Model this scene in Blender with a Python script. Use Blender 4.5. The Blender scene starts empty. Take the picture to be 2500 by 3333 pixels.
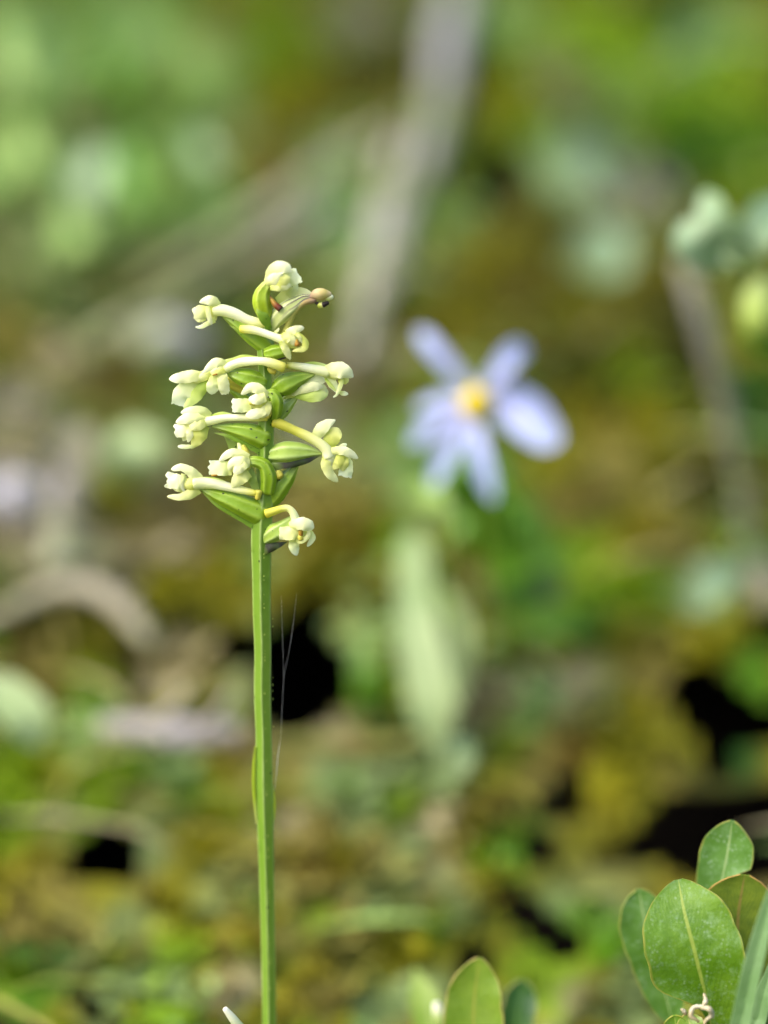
import bpy, bmesh, math, random
import numpy as np
from mathutils import Vector, Matrix, noise

C = bpy.context.scene.collection
R = math.radians
random.seed(7)
rng = np.random.default_rng(7)

# ------------------------------------------------------------------ camera, sky, sun, exposure
FOCUS = 0.50                         # metres from the lens to the orchid
S = 0.18 / 3333.0                    # metres per photo pixel at the orchid
PITCH = R(10)
CAM = np.array([0.0, 0.0, 0.30])
FWD = np.array([0.0, math.cos(PITCH), -math.sin(PITCH)])
UP = np.array([0.0, math.sin(PITCH), math.cos(PITCH)])
RIGHT = np.array([1.0, 0.0, 0.0])

scene = bpy.context.scene
cd = bpy.data.cameras.new('camera')
cam = bpy.data.objects.new('camera', cd)
C.objects.link(cam)
cam.location = CAM
cam.rotation_euler = (R(90) - PITCH, 0, 0)
cd.sensor_fit = 'VERTICAL'
cd.sensor_height = 36
cd.lens = 100
cd.clip_start = 0.01
cd.clip_end = 500
cd.dof.use_dof = True
cd.dof.focus_distance = FOCUS
cd.dof.aperture_fstop = 4.2
scene.camera = cam

SUN_DIR = np.array([-0.75, -0.38, 0.85])
SUN_DIR /= np.linalg.norm(SUN_DIR)
world = bpy.data.worlds.new('World')
scene.world = world
world.use_nodes = True
nt = world.node_tree
nt.nodes.clear()
sky = nt.nodes.new('ShaderNodeTexSky')
sky.sky_type = 'NISHITA'
sky.sun_disc = False
sky.sun_elevation = math.asin(SUN_DIR[2])
sky.sun_rotation = math.atan2(SUN_DIR[0], SUN_DIR[1])
sky.air_density = 1.0
sky.dust_density = 4.0
sky.ozone_density = 1.0
bg = nt.nodes.new('ShaderNodeBackground')
bg.inputs['Strength'].default_value = 0.12
wo = nt.nodes.new('ShaderNodeOutputWorld')
nt.links.new(sky.outputs[0], bg.inputs[0])
nt.links.new(bg.outputs[0], wo.inputs[0])

sl = bpy.data.lights.new('sun', 'SUN')
sl.energy = 1.3
sl.angle = R(45)
sl.color = (1.0, 0.96, 0.89)
sun = bpy.data.objects.new('sun', sl)
C.objects.link(sun)
sun.rotation_euler = Vector(SUN_DIR).to_track_quat('Z', 'Y').to_euler()
sun.location = (-2, -1, 4)

scene.view_settings.view_transform = 'Standard'
scene.view_settings.look = 'None'
scene.view_settings.exposure = 1.62
scene.view_settings.gamma = 1.0
scene.view_settings.use_curve_mapping = False
scene.cycles.use_denoising = True
scene.cycles.max_bounces = 6
scene.cycles.diffuse_bounces = 4
scene.cycles.transmission_bounces = 4
scene.cycles.sample_clamp_indirect = 4

# ------------------------------------------------------------------ helpers: points
def Q(x, y, dep):                    # photo pixel and depth -> point of the place
    k = S * dep / FOCUS
    return CAM + FWD * dep + RIGHT * ((x - 1250) * k) + UP * ((1666.5 - y) * k)

BANK = R(22)
SLOPE = math.tan(BANK)
REACH = 0.4095                       # lens to bank, square to the slope
Z0 = CAM[2] - REACH / math.cos(BANK)
def bank(y):                         # the mossy bank: rises away from the camera, then levels out
    if y < -0.6: return Z0 - 0.6 * SLOPE - 0.02 * (1 - math.exp((y + 0.6) * 2)) * 3
    if y < 2.4: return Z0 + SLOPE * y
    return Z0 + SLOPE * 2.4 + 0.9 * (1 - math.exp(-(y - 2.4) * SLOPE / 0.9))
def ground_depth(py):
    phi = math.atan((py - 1666.5) * S / FOCUS)
    a = BANK + PITCH + phi
    return REACH / math.sin(max(a, R(6))) * math.cos(phi)
def G(px, py, lift=0.0):
    p = Q(px, py, ground_depth(py))
    p[2] += lift
    return p
def pix(p):                          # point -> photo pixel, depth
    d = np.asarray(p) - CAM
    dep = d @ FWD
    k = S * dep / FOCUS
    return 1250 + (d @ RIGHT) / k, 1666.5 - (d @ UP) / k, dep

def spline(pts, n):
    P = np.asarray(pts, float)
    if P.ndim == 1: P = P[:, None]
    m = len(P)
    if m == 1: return np.repeat(P, n, 0)
    if m == 2:
        t = np.linspace(0, 1, n)[:, None]
        return P[0] * (1 - t) + P[1] * t
    ext = np.vstack([2 * P[0] - P[1], P, 2 * P[-1] - P[-2]])
    out = []
    for t in np.linspace(0, m - 1, n):
        i = min(int(t), m - 2); f = t - i
        a, b, c, d = ext[i], ext[i + 1], ext[i + 2], ext[i + 3]
        out.append(0.5 * ((2 * b) + (c - a) * f + (2 * a - 5 * b + 4 * c - d) * f * f + (3 * b - a - 3 * c + d) * f ** 3))
    return np.array(out)

def frames(cen, tocam):
    T = np.gradient(cen, axis=0)
    T /= np.linalg.norm(T, axis=1)[:, None] + 1e-12
    Sd = np.cross(T, tocam)
    ln = np.linalg.norm(Sd, axis=1)
    for i in range(len(Sd)):
        if ln[i] < 0.12: Sd[i] = Sd[i - 1] if i else np.cross(T[i], UP)
    Sd /= np.linalg.norm(Sd, axis=1)[:, None] + 1e-12
    N = np.cross(Sd, T)
    return T, Sd, N

# ------------------------------------------------------------------ helpers: objects
BASE = {}
def thing(name, label, cat, loc, group=None):
    o = bpy.data.objects.new(name, None)
    C.objects.link(o)
    o.location = loc
    o.empty_display_size = 0.01
    o['label'] = label; o['category'] = cat
    if group: o['group'] = group
    BASE[o] = np.asarray(loc, float)
    return o

def link(name, V, F, attrs, mat, parent=None, thick=0.0, label=None, smooth=True):
    V = np.asarray(V, float)
    base = BASE[parent] if parent is not None else np.zeros(3)
    me = bpy.data.meshes.new(name)
    me.from_pydata((V - base).tolist(), [], [list(map(int, f)) for f in F])
    for k, a in (attrs or {}).items():
        a = np.asarray(a, float)
        if a.ndim == 1:
            at = me.attributes.new(k, 'FLOAT', 'POINT'); at.data.foreach_set('value', a)
        else:
            at = me.attributes.new(k, 'FLOAT_COLOR', 'POINT')
            at.data.foreach_set('color', np.hstack([a, np.ones((len(a), 1))]).ravel())
    bm = bmesh.new(); bm.from_mesh(me)
    bmesh.ops.recalc_face_normals(bm, faces=bm.faces)
    bm.to_mesh(me); bm.free()
    if smooth: me.shade_smooth()
    me.materials.append(mat)
    o = bpy.data.objects.new(name, me)
    C.objects.link(o)
    if parent is not None:
        o.parent = parent
        BASE[o] = base
    else:
        BASE[o] = np.zeros(3)
    if thick:
        md = o.modifiers.new('thickness', 'SOLIDIFY')
        md.thickness = thick; md.offset = 0
        es = o.modifiers.new('crisp_rim', 'EDGE_SPLIT'); es.split_angle = R(50)
    if label: o['label'] = label
    return o

def tag(o, label, cat, group=None):
    o['label'] = label; o['category'] = cat
    if group: o['group'] = group
    return o

def kind(o, k):
    o['kind'] = k
    return o

# ------------------------------------------------------------------ helpers: shapes
def ribbon(cps, widths, tilt=0.0, cup=0.35, ruffle=0.0, edge=0.0, n=20, m=9, tip=True, base_round=False, cut=None, seed=0, fold=0.0, ragged=0.0, tip0=.72):
    """petal or leaf blade along control points; widths in metres"""
    cps = [np.asarray(p, float) for p in cps]
    cen = spline(cps, n)
    wid = spline(widths, n)[:, 0]
    mid = cen.mean(0)
    tocam = CAM - mid; tocam /= np.linalg.norm(tocam)
    T, Sd, N = frames(cen, tocam)
    ca, sa = math.cos(R(tilt)), math.sin(R(tilt))
    Sd, N = Sd * ca + N * sa, N * ca - Sd * sa
    rs = np.random.default_rng(seed + 1)
    ph = rs.uniform(0, 6.28, 6)
    rag = rs.uniform(-1, .6, m)
    rag = (rag + np.roll(rag, 1) * .8 + np.roll(rag, -1) * .5) / 1.7
    V, al, ac = [], [], []
    for i in range(n):
        t = i / (n - 1)
        hw = wid[i] / 2
        if tip and t > tip0: hw *= max(0.0, 1 - ((t - tip0) / (1.005 - tip0)) ** 2) ** .6
        if base_round and t < 0.2: hw *= math.sqrt(max(0.02, 1 - ((0.2 - t) / 0.21) ** 2))
        for j in range(m):
            u = -1 + 2 * j / (m - 1)
            h = hw * (1 + edge * (math.sin(t * 19 + ph[0] + u * 2) * 0.5 + math.sin(t * 41 + ph[1] * (1 if u > 0 else 2)) * 0.35))
            uu = u
            if cut:
                for side, tc, depth, wd in cut:
                    if u * side > 0:
                        f = math.exp(-((t - tc) / wd) ** 4) * depth
                        h2 = h * (1 - f)
                        uu = u
                        h = h2
            off = cup * hw * (1 - u * u) - fold * hw * (1 - abs(u))
            off += ruffle * hw * (math.sin(t * 9 + ph[2] + u) * u * u + 0.5 * math.sin(t * 17 + ph[3]) * u)
            rg = ragged * wid[-1] * max(0.0, (t - .7) / .3) ** 2 * rag[j] if ragged else 0.0
            V.append(cen[i] + Sd[i] * uu * h + N[i] * off + T[i] * rg)
            al.append(t); ac.append(u)
    F = []
    for i in range(n - 1):
        for j in range(m - 1):
            a = i * m + j
            F.append((a, a + 1, a + m + 1, a + m))
    return V, F, {'along': al, 'across': ac}

def tube(cps, radii, n=22, seg=14, flat=1.0, ribs=0, rib=0.06, prof=None, cap=0.6, jitter=0.0, seed=0, phase=0.0):
    cps = [np.asarray(p, float) for p in cps]
    cen = spline(cps, n)
    rad = np.maximum(spline(radii, n)[:, 0], 1e-5)
    mid = cen.mean(0)
    tocam = CAM - mid; tocam /= np.linalg.norm(tocam)
    T, Sd, N = frames(cen, tocam)
    rows = []
    for f, q in ((1.0, 0.12), (0.85, 0.5), (0.5, 0.87)):
        rows.append((cen[0] - T[0] * rad[0] * cap * f, rad[0] * q, Sd[0], N[0], 0.0))
    for i in range(n): rows.append((cen[i], rad[i], Sd[i], N[i], i / (n - 1)))
    for f, q in ((0.5, 0.87), (0.85, 0.5), (1.0, 0.12)):
        rows.append((cen[-1] + T[-1] * rad[-1] * cap * f, rad[-1] * q, Sd[-1], N[-1], 1.0))
    rs = np.random.default_rng(seed + 5)
    V, al, ac = [], [], []
    for c, r, s, nn, t in rows:
        for k in range(seg):
            th = 2 * math.pi * k / seg + phase
            q = r
            if ribs: q *= 1 + rib * math.cos(ribs * th)
            if prof: q *= prof(th, t)
            if jitter: q *= 1 + jitter * rs.normal()
            V.append(c + s * math.cos(th) * q + nn * math.sin(th) * q * flat)
            al.append(t); ac.append(k / seg)
    nr = len(rows)
    F = []
    for i in range(nr - 1):
        for k in range(seg):
            a = i * seg + k; b = i * seg + (k + 1) % seg
            F.append((a, b, b + seg, a + seg))
    F.append(tuple(range(seg - 1, -1, -1)))
    F.append(tuple(range((nr - 1) * seg, nr * seg)))
    return V, F, {'along': al, 'across': ac}

# ------------------------------------------------------------------ materials
class NT:
    def __init__(s, name):
        s.m = bpy.data.materials.new(name); s.m.use_nodes = True
        s.t = s.m.node_tree; s.t.nodes.clear()
        s.out = s.t.nodes.new('ShaderNodeOutputMaterial')
    def n(s, typ, **kw):
        x = s.t.nodes.new(typ)
        for k, v in kw.items(): setattr(x, k, v)
        return x
    def l(s, a, b): s.t.links.new(a, b)
    def attr(s, name):
        return s.n('ShaderNodeAttribute', attribute_name=name)
    def ramp(s, fac, stops):
        r = s.n('ShaderNodeValToRGB'); e = r.color_ramp.elements
        while len(e) < len(stops): e.new(0.5)
        for q, (p, c) in zip(e, stops):
            q.position = p; q.color = (*c, 1)
        s.l(fac, r.inputs[0]); return r.outputs[0]
    def noise(s, scale, detail=3, rough=0.55, w=None):
        x = s.n('ShaderNodeTexNoise'); x.inputs['Scale'].default_value = scale
        x.inputs['Detail'].default_value = detail; x.inputs['Roughness'].default_value = rough
        g = s.n('ShaderNodeNewGeometry'); s.l(g.outputs['Position'], x.inputs['Vector'])
        return x.outputs['Fac']
    def mix(s, fac, a, b, mode='MIX'):
        x = s.n('ShaderNodeMix', data_type='RGBA', blend_type=mode)
        for v, i in ((fac, 0), (a, 6), (b, 7)):
            if hasattr(v, 'links'): s.l(v, x.inputs[i])
            elif i == 0: x.inputs[0].default_value = v
            else: x.inputs[i].default_value = (*v, 1)
        return x.outputs[2]
    def math(s, op, a, b=0.0, c=None):
        x = s.n('ShaderNodeMath', operation=op)
        for i, v in enumerate((a, b) if c is None else (a, b, c)):
            if hasattr(v, 'links'): s.l(v, x.inputs[i])
            else: x.inputs[i].default_value = v
        return x.outputs[0]
    def step(s, v, lo, hi):
        x = s.n('ShaderNodeMapRange'); x.inputs[1].default_value = lo; x.inputs[2].default_value = hi
        s.l(v, x.inputs[0]); return x.outputs[0]
    def finish(s, col, rough=0.5, trans=0.25, bump=None, bstr=0.3, bdist=0.0005, spec=0.5, tcol=None):
        p = s.n('ShaderNodeBsdfPrincipled')
        s.l(col, p.inputs['Base Color'])
        if hasattr(rough, 'links'): s.l(rough, p.inputs['Roughness'])
        else: p.inputs['Roughness'].default_value = rough
        p.inputs['Specular IOR Level'].default_value = spec
        if bump is not None:
            b = s.n('ShaderNodeBump'); b.inputs['Strength'].default_value = bstr; b.inputs['Distance'].default_value = bdist
            s.l(bump, b.inputs['Height']); s.l(b.outputs[0], p.inputs['Normal'])
        if trans:
            tr = s.n('ShaderNodeBsdfTranslucent'); s.l(col if tcol is None else tcol, tr.inputs[0])
            mx = s.n('ShaderNodeMixShader'); mx.inputs[0].default_value = trans
            s.l(p.outputs[0], mx.inputs[1]); s.l(tr.outputs[0], mx.inputs[2]); s.l(mx.outputs[0], s.out.inputs[0])
        else: s.l(p.outputs[0], s.out.inputs[0])
        return s.m

def grad_mat(name, stops, nscale=600, namt=0.18, rough=0.45, trans=0.3, specks=0.0, dark=(0.6, 0.55, 0.2), key='along', bstr=0.25):
    b = NT(name)
    c = b.ramp(b.attr(key).outputs['Fac'], stops)
    nz = b.noise(nscale, 3)
    c = b.mix(b.math('MULTIPLY', nz, namt * 2), c, dark, 'MULTIPLY')
    vein = b.math('SINE', b.math('MULTIPLY_ADD', b.attr('across').outputs['Fac'], 21, b.math('MULTIPLY', nz, 4)))
    nz = b.math('MULTIPLY_ADD', vein, .25, nz)
    if specks:
        sp = b.noise(2300, 0)
        c = b.mix(b.step(sp, 0.80 - specks, 0.83 - specks), c, (0.012, 0.010, 0.008))
    return b.finish(c, rough + .08, trans, bump=nz, bstr=bstr, bdist=0.0002, spec=.3)

M = {}
M['petal'] = grad_mat('petal_cream', [(0, (.68, .74, .20)), (.3, (.87, .89, .40)), (1, (.92, .93, .60))], 900, .05, .42, .52, dark=(.8, .8, .4))
M['petal_yellow'] = grad_mat('petal_yellow', [(0, (.64, .71, .13)), (.5, (.82, .84, .26)), (1, (.89, .90, .43))], 900, .08, .42, .5, dark=(.8, .8, .4))
M['petal_white'] = grad_mat('petal_white', [(0, (.84, .87, .38)), (.4, (.92, .93, .57)), (1, (.94, .95, .73))], 900, .04, .42, .48, dark=(.85, .85, .5))
M['petal_mint'] = grad_mat('lip_mint', [(0, (.78, .83, .30)), (.5, (.86, .90, .54)), (1, (.88, .93, .74))], 900, .05, .42, .55, dark=(.8, .85, .5))
M['petal_green'] = grad_mat('petal_green', [(0, (.46, .61, .08)), (.5, (.64, .75, .20)), (1, (.80, .87, .44))], 900, .1, .42, .45, dark=(.7, .8, .3))
M['spur'] = grad_mat('spur', [(0, (.86, .90, .46)), (.5, (.93, .94, .68)), (.85, (.84, .84, .30)), (1, (.74, .70, .10))], 700, .05, .38, .35, dark=(.8, .8, .4))
M['spur_yellow'] = grad_mat('spur_yellow', [(0, (.91, .93, .62)), (.35, (.88, .89, .42)), (.65, (.74, .72, .12)), (1, (.64, .59, .06))], 700, .06, .38, .35, dark=(.8, .8, .4))
M['yellow'] = grad_mat('spur_tip', [(0, (.62, .60, .10)), (1, (.56, .50, .07))], 700, .10, .4, .3)
M['orange'] = grad_mat('column_orange', [(0, (.50, .32, .05)), (1, (.34, .16, .02))], 900, .2, .4, .2)
M['brown'] = grad_mat('withered_brown', [(0, (.16, .05, .015)), (.35, (.42, .26, .04)), (.7, (.16, .035, .012)), (1, (.05, .012, .008))], 900, .3, .4, .0)
M['withered'] = grad_mat('withered', [(0, (.40, .42, .09)), (.5, (.52, .48, .14)), (.8, (.50, .36, .16)), (1, (.30, .20, .16))], 1100, .3, .5, .2)
M['withered_head'] = grad_mat('withered_head', [(0, (.40, .26, .22)), (.4, (.62, .50, .28)), (.8, (.56, .48, .16)), (1, (.6, .5, .3))], 1100, .3, .5, .2)
M['black'] = grad_mat('withered_black', [(0, (.02, .012, .012)), (1, (.015, .010, .010))], 900, .2, .5, .0)

def ovary_mat(name, base, pale, tipc, specks=0.0, purple=False):
    b = NT(name)
    al = b.attr('along').outputs['Fac']; ac = b.attr('across').outputs['Fac']
    rib = b.math('SINE', b.math('MULTIPLY_ADD', ac, 2 * math.pi * 6, b.math('MULTIPLY', b.noise(260, 3), 3.0)))
    rib = b.math('MULTIPLY_ADD', rib, .5, .5)
    rib = b.math('POWER', rib, 2.0)
    c = b.mix(b.math('MULTIPLY', rib, .65), base, pale)
    c = b.mix(b.step(al, .72, 1.0), c, tipc)
    if purple:
        st = b.math('SINE', b.math('MULTIPLY_ADD', ac, 2 * math.pi * 9, b.math('MULTIPLY', b.noise(400, 4), 5.0)))
        c = b.mix(b.math('MULTIPLY', b.step(al, .22, .75), b.step(st, .35, .8)), c, (.11, .06, .085))
    nz = b.noise(700, 4)
    c = b.mix(b.math('MULTIPLY', nz, .5), c, (.55, .6, .4), 'MULTIPLY')
    if specks:
        sp = b.noise(1500, 0)
        c = b.mix(b.step(sp, .815 - specks, .83 - specks), c, (.010, .010, .008))
    return b.finish(c, .38, .15, bump=b.math('ADD', b.math('MULTIPLY', rib, .8), nz), bstr=.5, bdist=.0002)
M['ovary'] = ovary_mat('ovary_green', (.22, .36, .012), (.34, .48, .06), (.46, .58, .12), .02)
M['ovary_yellow'] = ovary_mat('ovary_yellowgreen', (.32, .44, .014), (.42, .54, .05), (.62, .68, .20), .0)
M['ovary_cream'] = ovary_mat('ovary_cream', (.60, .66, .24), (.76, .78, .42), (.56, .48, .32), .0, True)
M['ovary_pale'] = ovary_mat('ovary_pale', (.36, .50, .08), (.50, .62, .22), (.48, .60, .16), .01)

def stem_mat():
    b = NT('stem_green')
    al = b.attr('along').outputs['Fac']
    nz = b.noise(500, 4); n2 = b.noise(60, 2)
    c = b.mix(n2, (.10, .20, .010), (.16, .265, .032))
    c = b.mix(b.attr('ridge').outputs['Fac'], c, (.33, .42, .14))
    c = b.mix(b.math('MULTIPLY', nz, .4), c, (.5, .6, .4), 'MULTIPLY')
    c = b.mix(b.step(b.noise(1400, 0), .84, .86), c, (.02, .03, .01))
    return b.finish(c, .30, .0, bump=nz, bstr=.4, bdist=.0003)
M['stem'] = stem_mat()
M['bract'] = grad_mat('bract_green', [(0, (.16, .30, .02)), (.6, (.20, .35, .03)), (1, (.34, .44, .10))], 700, .3, .4, .2, specks=.03)
M['bract_dark'] = grad_mat('bract_dark', [(0, (.16, .26, .03)), (.25, (.02, .02, .012)), (.6, (.03, .05, .012)), (.75, (.012, .012, .010)), (1, (.06, .09, .015))], 700, .3, .4, .0)

def leaf_mat(name, base, alt, rim, midrib, specks=0.0, rough=0.35, trans=0.2, fuzz=False, nscale=160, pale=(.5, .62, .5)):
    b = NT(name)
    ac = b.math('ABSOLUTE', b.attr('across').outputs['Fac'])
    al = b.attr('along').outputs['Fac']
    nz = b.noise(nscale, 4)
    c = b.mix(b.step(nz, .35, .65), base, alt)
    side = b.n('ShaderNodeTexWave'); side.inputs['Scale'].default_value = 5; side.inputs['Distortion'].default_value = 3
    cmb = b.n('ShaderNodeCombineXYZ'); b.l(b.math('MULTIPLY_ADD', ac, -.6, al), cmb.inputs[0]); b.l(cmb.outputs[0], side.inputs['Vector'])
    c = b.mix(b.math('MULTIPLY', b.math('MULTIPLY', b.math('POWER', side.outputs['Fac'], 6.0), b.step(b.noise(150, 3), .4, .6)), .4), c, (.62, .75, .4), 'MULTIPLY')
    c = b.mix(b.math('MULTIPLY', b.step(b.noise(420, 4), .35, .7), .35), c, (.5, .62, .4), 'MULTIPLY')
    if specks:
        v = b.n('ShaderNodeTexVoronoi'); v.inputs['Scale'].default_value = 1300
        g = b.n('ShaderNodeNewGeometry'); b.l(g.outputs['Position'], v.inputs['Vector'])
        f = b.math('MULTIPLY', b.step(v.outputs['Distance'], .45, .15), b.step(b.noise(330, 4), .44, .66))
        c = b.mix(b.math('MULTIPLY', b.step(b.noise(520, 5, .7), .50, .66), .28), c, (.26, .42, .20))
        c = b.mix(b.math('MULTIPLY', f, specks), c, pale)
    c = b.mix(b.step(ac, .055, .02), c, midrib)
    c = b.mix(b.math('MULTIPLY', b.step(ac, .945, .99), b.step(b.noise(300, 2), .25, .5)), c, rim)
    rr = b.step(nz, .3, .7)
    rr = b.math('MULTIPLY_ADD', rr, .15, rough)
    return b.finish(c, rr, trans, bump=b.math('MULTIPLY_ADD', side.outputs['Fac'], .06, b.noise(700, 4)), bstr=.55, bdist=.0003)
M['leaf'] = leaf_mat('leaf_green', (.092, .215, .003), (.145, .285, .009), (.28, .30, .04), (.27, .36, .05), .22, .42, .35)
M['leaf_blue'] = leaf_mat('leaf_bluegreen', (.085, .215, .016), (.135, .285, .055), (.30, .32, .06), (.30, .42, .16), .3, .42, .3)
M['leaf_under'] = leaf_mat('leaf_underside', (.13, .20, .006), (.19, .26, .010), (.42, .26, .06), (.24, .20, .03), 0, .7, .3, nscale=500)
M['leaf_dark'] = leaf_mat('leaf_dark', (.02, .085, .012), (.04, .12, .016), (.32, .34, .12), (.10, .2, .03), 0)
M['leaf_yel'] = leaf_mat('leaf_yellowgreen', (.135, .24, .008), (.185, .285, .022), (.42, .34, .10), (.26, .28, .03), 0)
M['leaf_pale_sheen'] = leaf_mat('leaf_pale_sheen', (.34, .46, .19), (.42, .53, .25), (.44, .52, .28), (.44, .52, .28), 0, .45, .25, nscale=80)  # paler than the leaf itself: sky sheen put into the base colour
M['leaf_mint_sheen'] = leaf_mat('leaf_mint_sheen', (.24, .37, .20), (.34, .46, .28), (.36, .38, .24), (.36, .46, .30), 0, .4, .25, nscale=80)  # mint tone is sky reflected off waxy leaves, painted into the colour
M['leaf_sage'] = leaf_mat('leaf_sage', (.15, .22, .085), (.21, .28, .12), (.22, .26, .12), (.22, .29, .14), 0, .45, .25, nscale=80)
M['leaf_upright'] = leaf_mat('leaf_upright', (.22, .31, .12), (.30, .39, .17), (.36, .45, .2), (.4, .48, .24), 0, .45, .3, nscale=80)
M['leaf_soft'] = leaf_mat('leaf_soft', (.22, .36, .07), (.30, .44, .11), (.3, .44, .12), (.3, .44, .12), 0, .45, .3, nscale=80)
M['leaf_fresh'] = leaf_mat('leaf_fresh', (.10, .27, .012), (.15, .33, .02), (.2, .4, .05), (.2, .36, .05), 0, .4, .3, nscale=80)
M['blade'] = leaf_mat('grass_blade', (.135, .26, .085), (.175, .30, .12), (.21, .33, .16), (.11, .22, .065), 0, .35, .2, nscale=100)
M['dead_leaf'] = leaf_mat('dead_leaf', (.25, .23, .15), (.31, .29, .20), (.30, .22, .12), (.28, .2, .12), 0, .6, .15, nscale=120)
M['dried'] = grad_mat('dried_bits', [(0, (.46, .40, .30)), (.5, (.62, .58, .50)), (1, (.34, .26, .14))], 900, .4, .6, .1)
M['tip_white'] = grad_mat('shoot_tip', [(0, (.26, .42, .08)), (.55, (.40, .52, .16)), (.85, (.80, .82, .62)), (1, (.86, .86, .74))], 700, .1, .5, .3)
M['aster'] = grad_mat('aster_petal', [(0, (.52, .55, .83)), (.5, (.54, .60, .91)), (1, (.60, .69, .96))], 500, .12, .5, .3, dark=(.7, .7, .9))
M['aster_disc'] = grad_mat('aster_disc', [(0, (.60, .43, .002)), (1, (.74, .56, .001))], 500, .25, .6, .0)
M['bud'] = grad_mat('bud_green', [(0, (.20, .30, .03)), (.5, (.30, .40, .09)), (1, (.40, .48, .18))], 300, .2, .5, .1)
M['silk'] = grad_mat('silk', [(0, (.7, .7, .72)), (1, (.8, .8, .84))], 500, .05, .3, .4)

def bark_mat(name, a, b_, c_, scale=60):
    b = NT(name)
    nz = b.noise(scale, 5, .6); n2 = b.noise(scale * 5, 4)
    c = b.mix(b.step(nz, .35, .65), a, b_)
    c = b.mix(b.step(n2, .58, .72), c, c_)
    c = b.mix(b.math('MULTIPLY', b.step(b.noise(26, 3), .46, .60), .7), c, (.15, .20, .035))
    return b.finish(c, .8, 0, bump=n2, bstr=.8, bdist=.002, spec=.15)
M['bark_grey'] = bark_mat('bark_grey', (.19, .19, .18), (.27, .27, .265), (.14, .15, .09))
M['bark_beige'] = bark_mat('bark_beige', (.27, .25, .18), (.33, .30, .22), (.19, .20, .10))
M['bark_moss'] = bark_mat('bark_moss', (.17, .17, .13), (.22, .21, .17), (.14, .15, .06))
M['bark_pale'] = bark_mat('bark_pale', (.36, .32, .30), (.42, .38, .37), (.24, .2, .16))
M['bark_brown'] = bark_mat('bark_brown', (.18, .11, .05), (.24, .15, .08), (.12, .10, .03))
M['bark_dark'] = bark_mat('bark_dark', (.06, .045, .05), (.10, .08, .085), (.05, .05, .02))
M['stone'] = bark_mat('stone_lavender', (.29, .28, .31), (.36, .35, .40), (.25, .25, .22), 40)

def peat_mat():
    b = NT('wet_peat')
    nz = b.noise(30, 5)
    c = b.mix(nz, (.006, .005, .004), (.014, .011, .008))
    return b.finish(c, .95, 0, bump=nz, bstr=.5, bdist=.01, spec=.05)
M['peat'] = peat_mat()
def ground_mat():
    b = NT('mossy_ground')
    n1 = b.noise(11, 4); n3 = b.noise(150, 4); n4 = b.noise(420, 3)
    c = b.attr('tint').outputs['Color']
    c = b.mix(b.math('MULTIPLY', b.step(n1, .35, .65), .3), c, (.6, .75, .4), 'MULTIPLY')
    c = b.mix(b.math('MULTIPLY', b.step(n3, .3, .7), .6), c, (.35, .33, .3), 'MULTIPLY')
    return b.finish(c, .8, 0, bump=b.math('ADD', n3, n4), bstr=1.0, bdist=.004, spec=.15)
M['ground'] = ground_mat()
def tint_mat(name, rough, trans, spec=.4):
    b = NT(name)
    c = b.attr('tint').outputs['Color']
    nz = b.noise(220, 3)
    c = b.mix(b.math('MULTIPLY', nz, .3), c, (.6, .6, .5), 'MULTIPLY')
    return b.finish(c, rough, trans, spec=spec)
M['moss'] = tint_mat('moss_sprigs', .6, .3, .15)
M['herb'] = tint_mat('herb_leaves', .42, .3, .3)
M['litter'] = tint_mat('leaf_litter', .6, .15, .2)

# ------------------------------------------------------------------ the bank
HOLES = [   # hollows under the moss, as seen in the photo
    [(880, 2110), (950, 2060), (980, 1985), (1050, 1990), (1055, 2100), (1075, 2160), (1100, 2245), (1070, 2300), (1000, 2330), (935, 2375), (895, 2330), (880, 2200)],
    [(235, 2810), (290, 2750), (345, 2695), (405, 2705), (425, 2820), (380, 2855), (330, 2838), (260, 2840)],
    [(120, 3345), (150, 3315), (175, 3330), (185, 3400), (100, 3400)],
    [(235, 3245), (300, 3260), (295, 3310), (275, 3310)],
    [(2240, 2200), (2340, 2230), (2405, 2285), (2415, 2385), (2365, 2425), (2350, 2510), (2310, 2490), (2295, 2370), (2240, 2330), (2180, 2295)],
    [(2480, 2320), (2560, 2300), (2560, 2400), (2500, 2380)],
    [(2470, 2020), (2530, 2010), (2530, 2060), (2480, 2060)],
    [(1765, 2620), (1840, 2540), (1885, 2545), (1885, 2610), (1850, 2645), (1775, 2655)],
    [(1620, 2905), (1680, 2880), (1720, 2930), (1690, 2985), (1640, 2965)],
    [(1725, 2985), (1860, 3030), (1850, 3090), (1790, 3100), (1745, 3040)],
    [(2130, 2660), (2190, 2585), (2210, 2640), (2270, 2620), (2430, 2600), (2560, 2570), (2560, 2830), (2440, 2830), (2300, 2830), (2200, 2810), (2100, 2780), (2040, 2800), (1960, 2795), (2050, 2760)],
    [(1480, 3130), (1560, 3105), (1560, 3150), (1490, 3180)],
    [(1715, 1860), (1760, 1865), (1765, 1895), (1725, 1900)],
    [(1590, 540), (1650, 510), (1660, 610), (1600, 640)],
    [(750, 2095), (800, 2085), (810, 2120), (760, 2130)],
    [(410, 2210), (440, 2205), (440, 2270), (425, 2270)],
    [(1735, 2740), (1790, 2750), (1780, 2790), (1745, 2790)],
]
def poly_in(px, py, poly):
    px = np.asarray(px); py = np.asarray(py)
    ins = np.zeros(px.shape, bool)
    q = poly[-1]
    for p in poly:
        c = ((p[1] > py) != (q[1] > py)) & (px < (q[0] - p[0]) * (py - p[1]) / (q[1] - p[1] + 1e-9) + p[0])
        ins ^= c
        q = p
    return ins
def grow(poly, k, kd=None):
    P = np.array(poly, float); c = P.mean(0)
    d = P - c; r = np.linalg.norm(d, axis=1)[:, None] + 1e-6
    return (P + d / r * k).tolist()
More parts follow.
